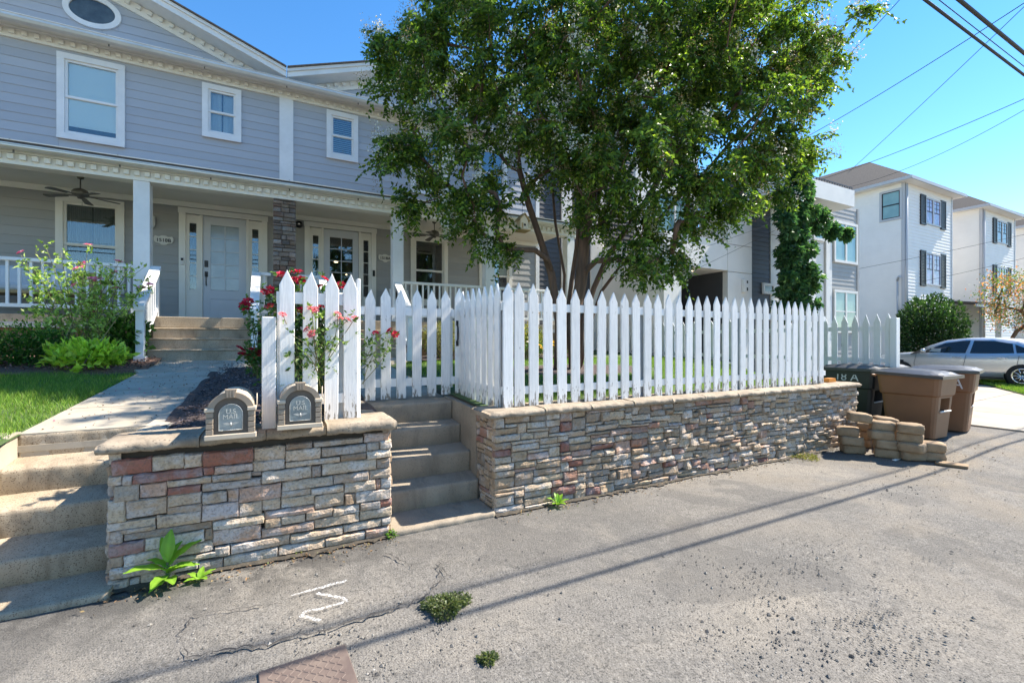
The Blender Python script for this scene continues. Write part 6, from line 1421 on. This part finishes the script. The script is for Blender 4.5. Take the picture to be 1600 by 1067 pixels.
for s in (1,-1):
    MB().tube([(.80,s*.90,.985),(.80,s*1.0,1.0)],.02,6).build('mirror_arm',M['black'],car)
    MB().lathe([(0,-.05),(.05,-.045),(.075,-.01),(.07,.05),(0,.07)],(.80,s*1.02,1.02),12,'x').build('mirror',M['carpaint'],car)
    for x in (.02,-.98): MB().bbox(x-.11,x+.11,s*.935-.015,s*.935+.015,.825,.85,.006).build('door_handle',M['chrome'],car)
    for x0_ in (1.02,-.20,-1.32): MB().tube([(x0_,s*.925,.92),(x0_+(.06 if x0_>-1 else .05),s*.932,.6),(x0_+(.02 if x0_>-1 else .22),s*.930,.32)],.004,4).build('door_gap',M['black'],car)
    for x in (1.45,-1.38):
        MB().lathe([(0,0),(.375,0),(.375,.012)],(x,s*.905,.335),26,'y').build('wheel_arch',M['black'],car)
        tp=MB().lathe([(.215,-.05),(.30,-.05),(.335,-.03),(.335,.15),(.30,.16),(.215,.16)] if s<0 else [(.215,-.16),(.30,-.16),(.335,-.15),(.335,.03),(.30,.05),(.215,.05)],(x,s*.90,.335),28,'y').build('tyre',M['tire'],car)
        MB().lathe([(0,s*.02),(.215,s*.02)],(x,s*.90,.335),24,'y').build('rim_back',M['black'],tp)
        rim=MB(); rim.lathe([(.195,s*.03),(.22,s*.045),(.22,s*.055),(.19,s*.04)],(x,s*.90,.335),24,'y')
        for k in range(10):
            a=2*math.pi*k/10; rim.tube([(x+.03*math.cos(a),s*.945,.335+.03*math.sin(a)),(x+.20*math.cos(a),s*.94,.335+.20*math.sin(a))],.014,5)
        rim.lathe([(0,s*.055),(.04,s*.05),(.045,s*.03)],(x,s*.90,.335),14,'y'); rim.build('rim',M['chrome'],tp)
    MB().bbox(-1.0,1.1,s*.915-.012,s*.915+.012,.24,.27,.005).build('sill_trim',M['black'],car)
car.location=(19.75,6.05,gz(19.5)-.0); car.rotation_euler=(0,0,R(90))
# ------------------------------------------------------------------ overhead wires
def wire(label,pts,r,sag=.25,n=24):
    a,b_=Vector(pts[0]),Vector(pts[1]); q=[]
    for k in range(n+1):
        t=k/n; p=a.lerp(b_,t); p.z-=sag*4*t*(1-t); q.append(p)
    o=MB().tube(q,r*(.6 if r<.02 else .8),6,True).build('overhead_wire',M['wire']); tag(o,label,'wire','overhead wires')
wire('thick black cable crossing the top right corner of the sky',((-25,1.95,5.05),(45,1.95,5.05)),.026,.02)
wire('left one of the two thin wires running side by side down to the right edge',((-25,2.19,5.18),(45,2.19,5.18)),.021,.02)
wire('right one of the two thin wires running side by side down to the right edge',((-25,2.23,5.36),(45,2.23,5.36)),.009,.02)
wire('long wire rising from the crape myrtle to the top right corner',(at(1250,220,17),at(1680,-47,9)),.016,.1)
wire('long wire rising from the hip roof to the top right, steepest one',(at(1325,270,19.5),at(1680,-66,9.5)),.014,.05)
wire('upper wire of the pair from the hip roof to the clamp at the right edge',(at(1270,285,19.8),at(1680,119,12)),.016,.15)
wire('lower wire of the pair from the hip roof to the clamp at the right edge',(at(1300,298,19.8),at(1680,124,12)),.012,.45)
wire('wire entering the crown of the crape myrtle at its upper right, left of two',(at(1250,140,13),at(1430,-45,9)),.011,.05)
wire('wire entering the crown of the crape myrtle at its upper right, right of two',(at(1255,160,13),at(1455,-55,9)),.012,.05)
wire('thin wire in front of the white townhouses, upper one',(at(1342,420,19),at(1690,346,16)),.012,.05)
wire('thin wire in front of the white townhouses, lower one',(at(1440,440,19),at(1690,380,16)),.012,.05)
wire('wire in front of the white entrance bay, upper one',(at(1030,410,12.5),at(1215,346,12.5)),.008,.02)
wire('wire in front of the white entrance bay, lower one',(at(1015,455,12.5),at(1215,358,12.5)),.008,.02)
# ------------------------------------------------------------------ marks and wear on the asphalt
def ribbon(pts,w,z,name,mat,jag=0,seed=0,parent=None):
    r=random.Random(seed); P=[]
    for a,c in zip(pts,pts[1:]):
        n=max(2,int((Vector(c)-Vector(a)).length/.03))
        for k in range(n): P.append(Vector(a).lerp(Vector(c),k/n))
    P.append(Vector(pts[-1])); v=[];f=[]
    for i,p in enumerate(P):
        d=(P[min(i+1,len(P)-1)]-P[max(i-1,0)]); d.z=0; d.normalize(); s=Vector((-d.y,d.x,0)); ww=(w[i*len(w)//len(P)] if hasattr(w,'__len__') else w)*(1+r.uniform(-jag,jag)); o=s*r.uniform(-jag,jag)*.02
        v+=[(p.x+s.x*ww/2+o.x,p.y+s.y*ww/2+o.y,z),(p.x-s.x*ww/2+o.x,p.y-s.y*ww/2+o.y,z)]
    for i in range(len(P)-1): f.append((2*i,2*i+1,2*i+3,2*i+2))
    return MB().add(v,f).build(name,mat,parent)
def spraymat():
    m,t,b=nodes('thin_white_road_paint'); out=t.nodes['Material Output']; co=coords(t,False); b.inputs['Base Color'].default_value=(.74,.74,.73,1); b.inputs['Roughness'].default_value=.8
    n=noise(t,co,70,3,.7); f=ramp(t,n,[(.41,(0,0,0)),(.64,(.78,.78,.78))]); tr=N(t,'ShaderNodeBsdfTransparent'); mx=N(t,'ShaderNodeMixShader'); t.links.new(f,mx.inputs[0]); t.links.new(tr.outputs[0],mx.inputs[1]); t.links.new(b.outputs[0],mx.inputs[2]); t.links.new(mx.outputs[0],out.inputs[0]); return m
SP=spraymat(); G=lambda x,y:tuple(onZ(x,y,0))
rib=lambda L,w,nm,mt,j,s:ribbon([G(*p) for p in L],w,.016,nm,mt,j,s,road)
rib([(455,934),(490,924),(542,910)],[.014,.026,.03,.024],'paint_mark',SP,.2,1); rib([(495,930),(535,937),(541,943),(520,950),(475,960),(470,966),(500,974)],.022,'paint_mark',SP,.25,2)
M['crackm']=pmat('crack_dirt',(.035,.032,.03),(.06,.055,.05),30,.95)
rib([(290,1032),(350,1018),(420,1010),(470,996),(520,985),(560,972),(600,958),(640,946),(668,930)],.010,'crack',M['crackm'],.8,3)
rib([(668,930),(690,905),(685,880)],.006,'crack',M['crackm'],.9,4); rib([(600,868),(625,876),(645,887)],.007,'crack',M['crackm'],.9,5); rib([(300,965),(370,955),(410,948)],.006,'crack',M['crackm'],.9,6); rib([(288,1030),(285,990),(296,965)],.005,'crack',M['crackm'],.9,7); rib([(690,880),(698,905),(692,915)],.006,'crack',M['crackm'],.9,8)
def plate(label,cx,cy,w,d,rot,zt=.017,mat='rust'):
    t=thing('utility_cover',label,'metal cover',(0,0,0),'metal covers in the asphalt'); MB().bbox(-w/2,w/2,-d/2,d/2,-.02,.017,.004).build('plate',M[mat],t)
    b=MB(); s=.030
    for i in range(int(w/s)):
        for j in range(int(d/s)):
            x,y=-w/2+s*(i+.6),-d/2+s*(j+.6); q=1 if (i+j)%2 else -1
            dx,dy=.011,.011*q; nx_,ny_=-dy*.22,dx*.22
            if abs(x)+.012<w/2-.01 and abs(y)+.012<d/2-.01: b.add([(x-dx-nx_,y-dy-ny_,.0175),(x-dx+nx_,y-dy+ny_,.0175),(x+dx+nx_,y+dy+ny_,.0175),(x+dx-nx_,y+dy-ny_,.0175),(x-dx*.8,y-dy*.8,.020),(x+dx*.8,y+dy*.8,.020)],[(0,1,4),(1,2,5,4),(2,3,5),(3,0,4,5)])
    o=b.build('tread_pattern',M['rust'],t); o['kind']='stuff'; t.location=(cx,cy,zt-.017); t.rotation_euler=(0,0,R(rot))
M['dustplate']=pmat('dusty_plate',(.185,.16,.135),(.215,.195,.165),6,.9,bs=60,bst=.2,bd=.003)
plate('rusty diamond-tread metal cover at the bottom edge of the photo',.155,2.24,.40,.56,3,.012)
# loose gravel
n_=[];
gp=[]
for (px,py,rx,ry,k) in ((1270,862,55,16,260),(1255,890,40,10,120),(1180,900,60,16,240),(1130,885,70,22,160),(1205,945,40,22,220),(1345,970,45,14,320),(1375,945,18,22,150),(1240,1000,90,40,420),(1310,1015,120,44,520),(1170,1045,80,30,260),(1400,1005,90,40,320),(1440,1010,80,40,260),(1110,1000,40,20,160),(600,1045,40,26,200),(700,1000,70,40,260),(690,985,30,10,100),(800,1035,40,25,160),(1360,760,80,14,260),(1420,775,60,16,220),(1520,740,70,24,240),(1480,840,120,60,260),(1050,940,150,60,360),(900,960,150,60,260),(1400,900,160,80,420),(640,940,60,12,140),(520,985,90,12,220),(500,1020,60,16,160),(350,1000,120,40,160),(420,900,160,40,160),(780,870,120,40,160)):
    for _ in range(int(k*.28)):
        q=(px+nr.normal()*rx*.6,min(1100,py+nr.normal()*ry*.7)); 
        if q[1]>715: p=onZ(*q,0); gp.append((p.x,p.y,gz(p.x)))
gp=np.array(gp); gp=gp[(gp[:,1]<3.72)&(gp[:,0]<10.8)]; n=len(gp); s=nr.uniform(.0028,.0085,n)*np.where(nr.random(n)<.06,1.8,1); 
oc=np.array([[1,0,0],[-1,0,0],[0,1,0],[0,-1,0],[0,0,.7],[0,0,-.4]]); of=np.array([[0,2,4],[2,1,4],[1,3,4],[3,0,4],[2,0,5],[1,2,5],[3,1,5],[0,3,5]])
A_=nr.uniform(0,6.28,n); ca,sa=np.cos(A_),np.sin(A_); rot=np.stack([np.stack([ca,-sa,0*ca],1),np.stack([sa,ca,0*ca],1),np.stack([0*ca,0*ca,1+0*ca],1)],1)
V=np.einsum('nij,nkj->nki',rot,oc[None]*s[:,None,None]*nr.uniform(.6,1.3,(n,6,1)))+gp[:,None,:]+np.array([0,0,.004])
F=(of[None]+np.arange(n)[:,None,None]*6).reshape(-1,3)
M['gravel']=leafmat('gravel_stone',(1,1,1),0,.9)
tag(link('gravel',npmesh('gravel',V.reshape(-1,3),F,M['gravel'],np.repeat(colr(n,[(.08,.074,.068),(.13,.12,.108),(.19,.175,.155),(.28,.26,.23)],[2,4,4,1.5],.2),6,0))),'loose gravel scattered over the asphalt','gravel',None,'stuff')
# mulch chips on the beds
def chips(name,label,n,fx,cols):
    pts=np.array([fx() for _ in range(n)]); v,F,c=leafcloud(pts,nr.normal(size=(n,3))*np.array([1,1,.35]),nr.uniform(.02,.055,n),nr.uniform(.008,.018,n),colr(n,cols,[1]*len(cols),.3),.1,.0)
    tag(link(name,npmesh(name,v,F,M['gravel'],c)),label,'mulch',None,'stuff')
chips('mulch_chips','dark mulch between the front walk and the fence',5000,lambda:(lambda x,y:(x,y,.90+.066*(y-4.2)+.012))(nr.uniform(-.74,.6),nr.uniform(4.25,9.2)),[(.05,.04,.045),(.10,.08,.085),(.16,.13,.13)])
chips('mulch_chips','reddish mulch bed in front of the left porch',5000,lambda:(lambda x,y:(x,y,lz(x,y)+.09))(nr.uniform(-5.5,-1.7),nr.uniform(8.3,9.6)),[(.14,.07,.05),(.22,.13,.10),(.09,.05,.04)])

# soil and leaf litter gathered at the foot of the walls and stairs
def footline(x0,x1,seed):
    r=random.Random(seed); n=int((x1-x0)/.04); v=[];f=[]
    for i in range(n+1):
        x=x0+(x1-x0)*i/n; w=.03+.045*abs(math.sin(x*3.1+seed))*r.uniform(.4,1)+(.05 if r.random()<.12 else 0)
        v+=[(x,3.80,.022),(x,3.78-w*.5,.017+r.uniform(0,.004)),(x,3.77-w,.0125)]
    for i in range(n): f+=[(3*i,3*i+1,3*i+4,3*i+3),(3*i+1,3*i+2,3*i+5,3*i+4)]
    MB().add(v,f,True).build('dirt_line',M['dirt'],road)
M['dirt']=pmat('foot_of_wall_dirt',(.04,.034,.027),(.085,.07,.05),25,.95,bs=90,bst=.8,bd=.01)
footline(-.95,.88,1); footline(1.8,8.05,2)
n=900; x=np.concatenate([nr.uniform(-1.0,.9,n//4),nr.uniform(1.8,8.0,n//2),nr.uniform(6.5,9.0,n-n//4-n//2)]); y=3.72-np.abs(nr.normal(0,.10,n)); y[n//4+n//2:]=nr.uniform(2.2,3.6,n-n//4-n//2)
pts=np.stack([x,y,np.array([gz(a) for a in x])+nr.uniform(.012,.022,n)],1)
v,F,c=leafcloud(pts,nr.normal(size=(n,3))*np.array([1,1,.25]),nr.uniform(.012,.035,n),nr.uniform(.006,.016,n),colr(n,[(.20,.12,.06),(.13,.08,.045),(.28,.20,.09),(.12,.15,.05)],[3,3,2,1],.25),.15,.1)
tag(link('leaf_litter',npmesh('leaf_litter',v,F,M['gravel'],c)),'dry leaf litter along the foot of the walls and around the pavers','leaf litter',None,'stuff')
n=500; x=nr.uniform(-1.7,-.3,n); y=nr.uniform(4.9,9.3,n); pts=np.stack([x,y,np.array([wz(a) for a in y])+.006],1); k=(x<-.8+.055*(y-4.84)); pts=pts[k]; n=len(pts)
v,F,c=leafcloud(pts,nr.normal(size=(n,3))*np.array([1,1,.2]),nr.uniform(.01,.03,n),nr.uniform(.005,.014,n),colr(n,[(.16,.10,.06),(.45,.12,.2),(.10,.12,.05)],[3,.6,1],.25),.15,.1)
tag(link('leaf_litter',npmesh('leaf_litter',v,F,M['gravel'],c)),'fallen leaf bits scattered over the front walk','leaf litter',None,'stuff')
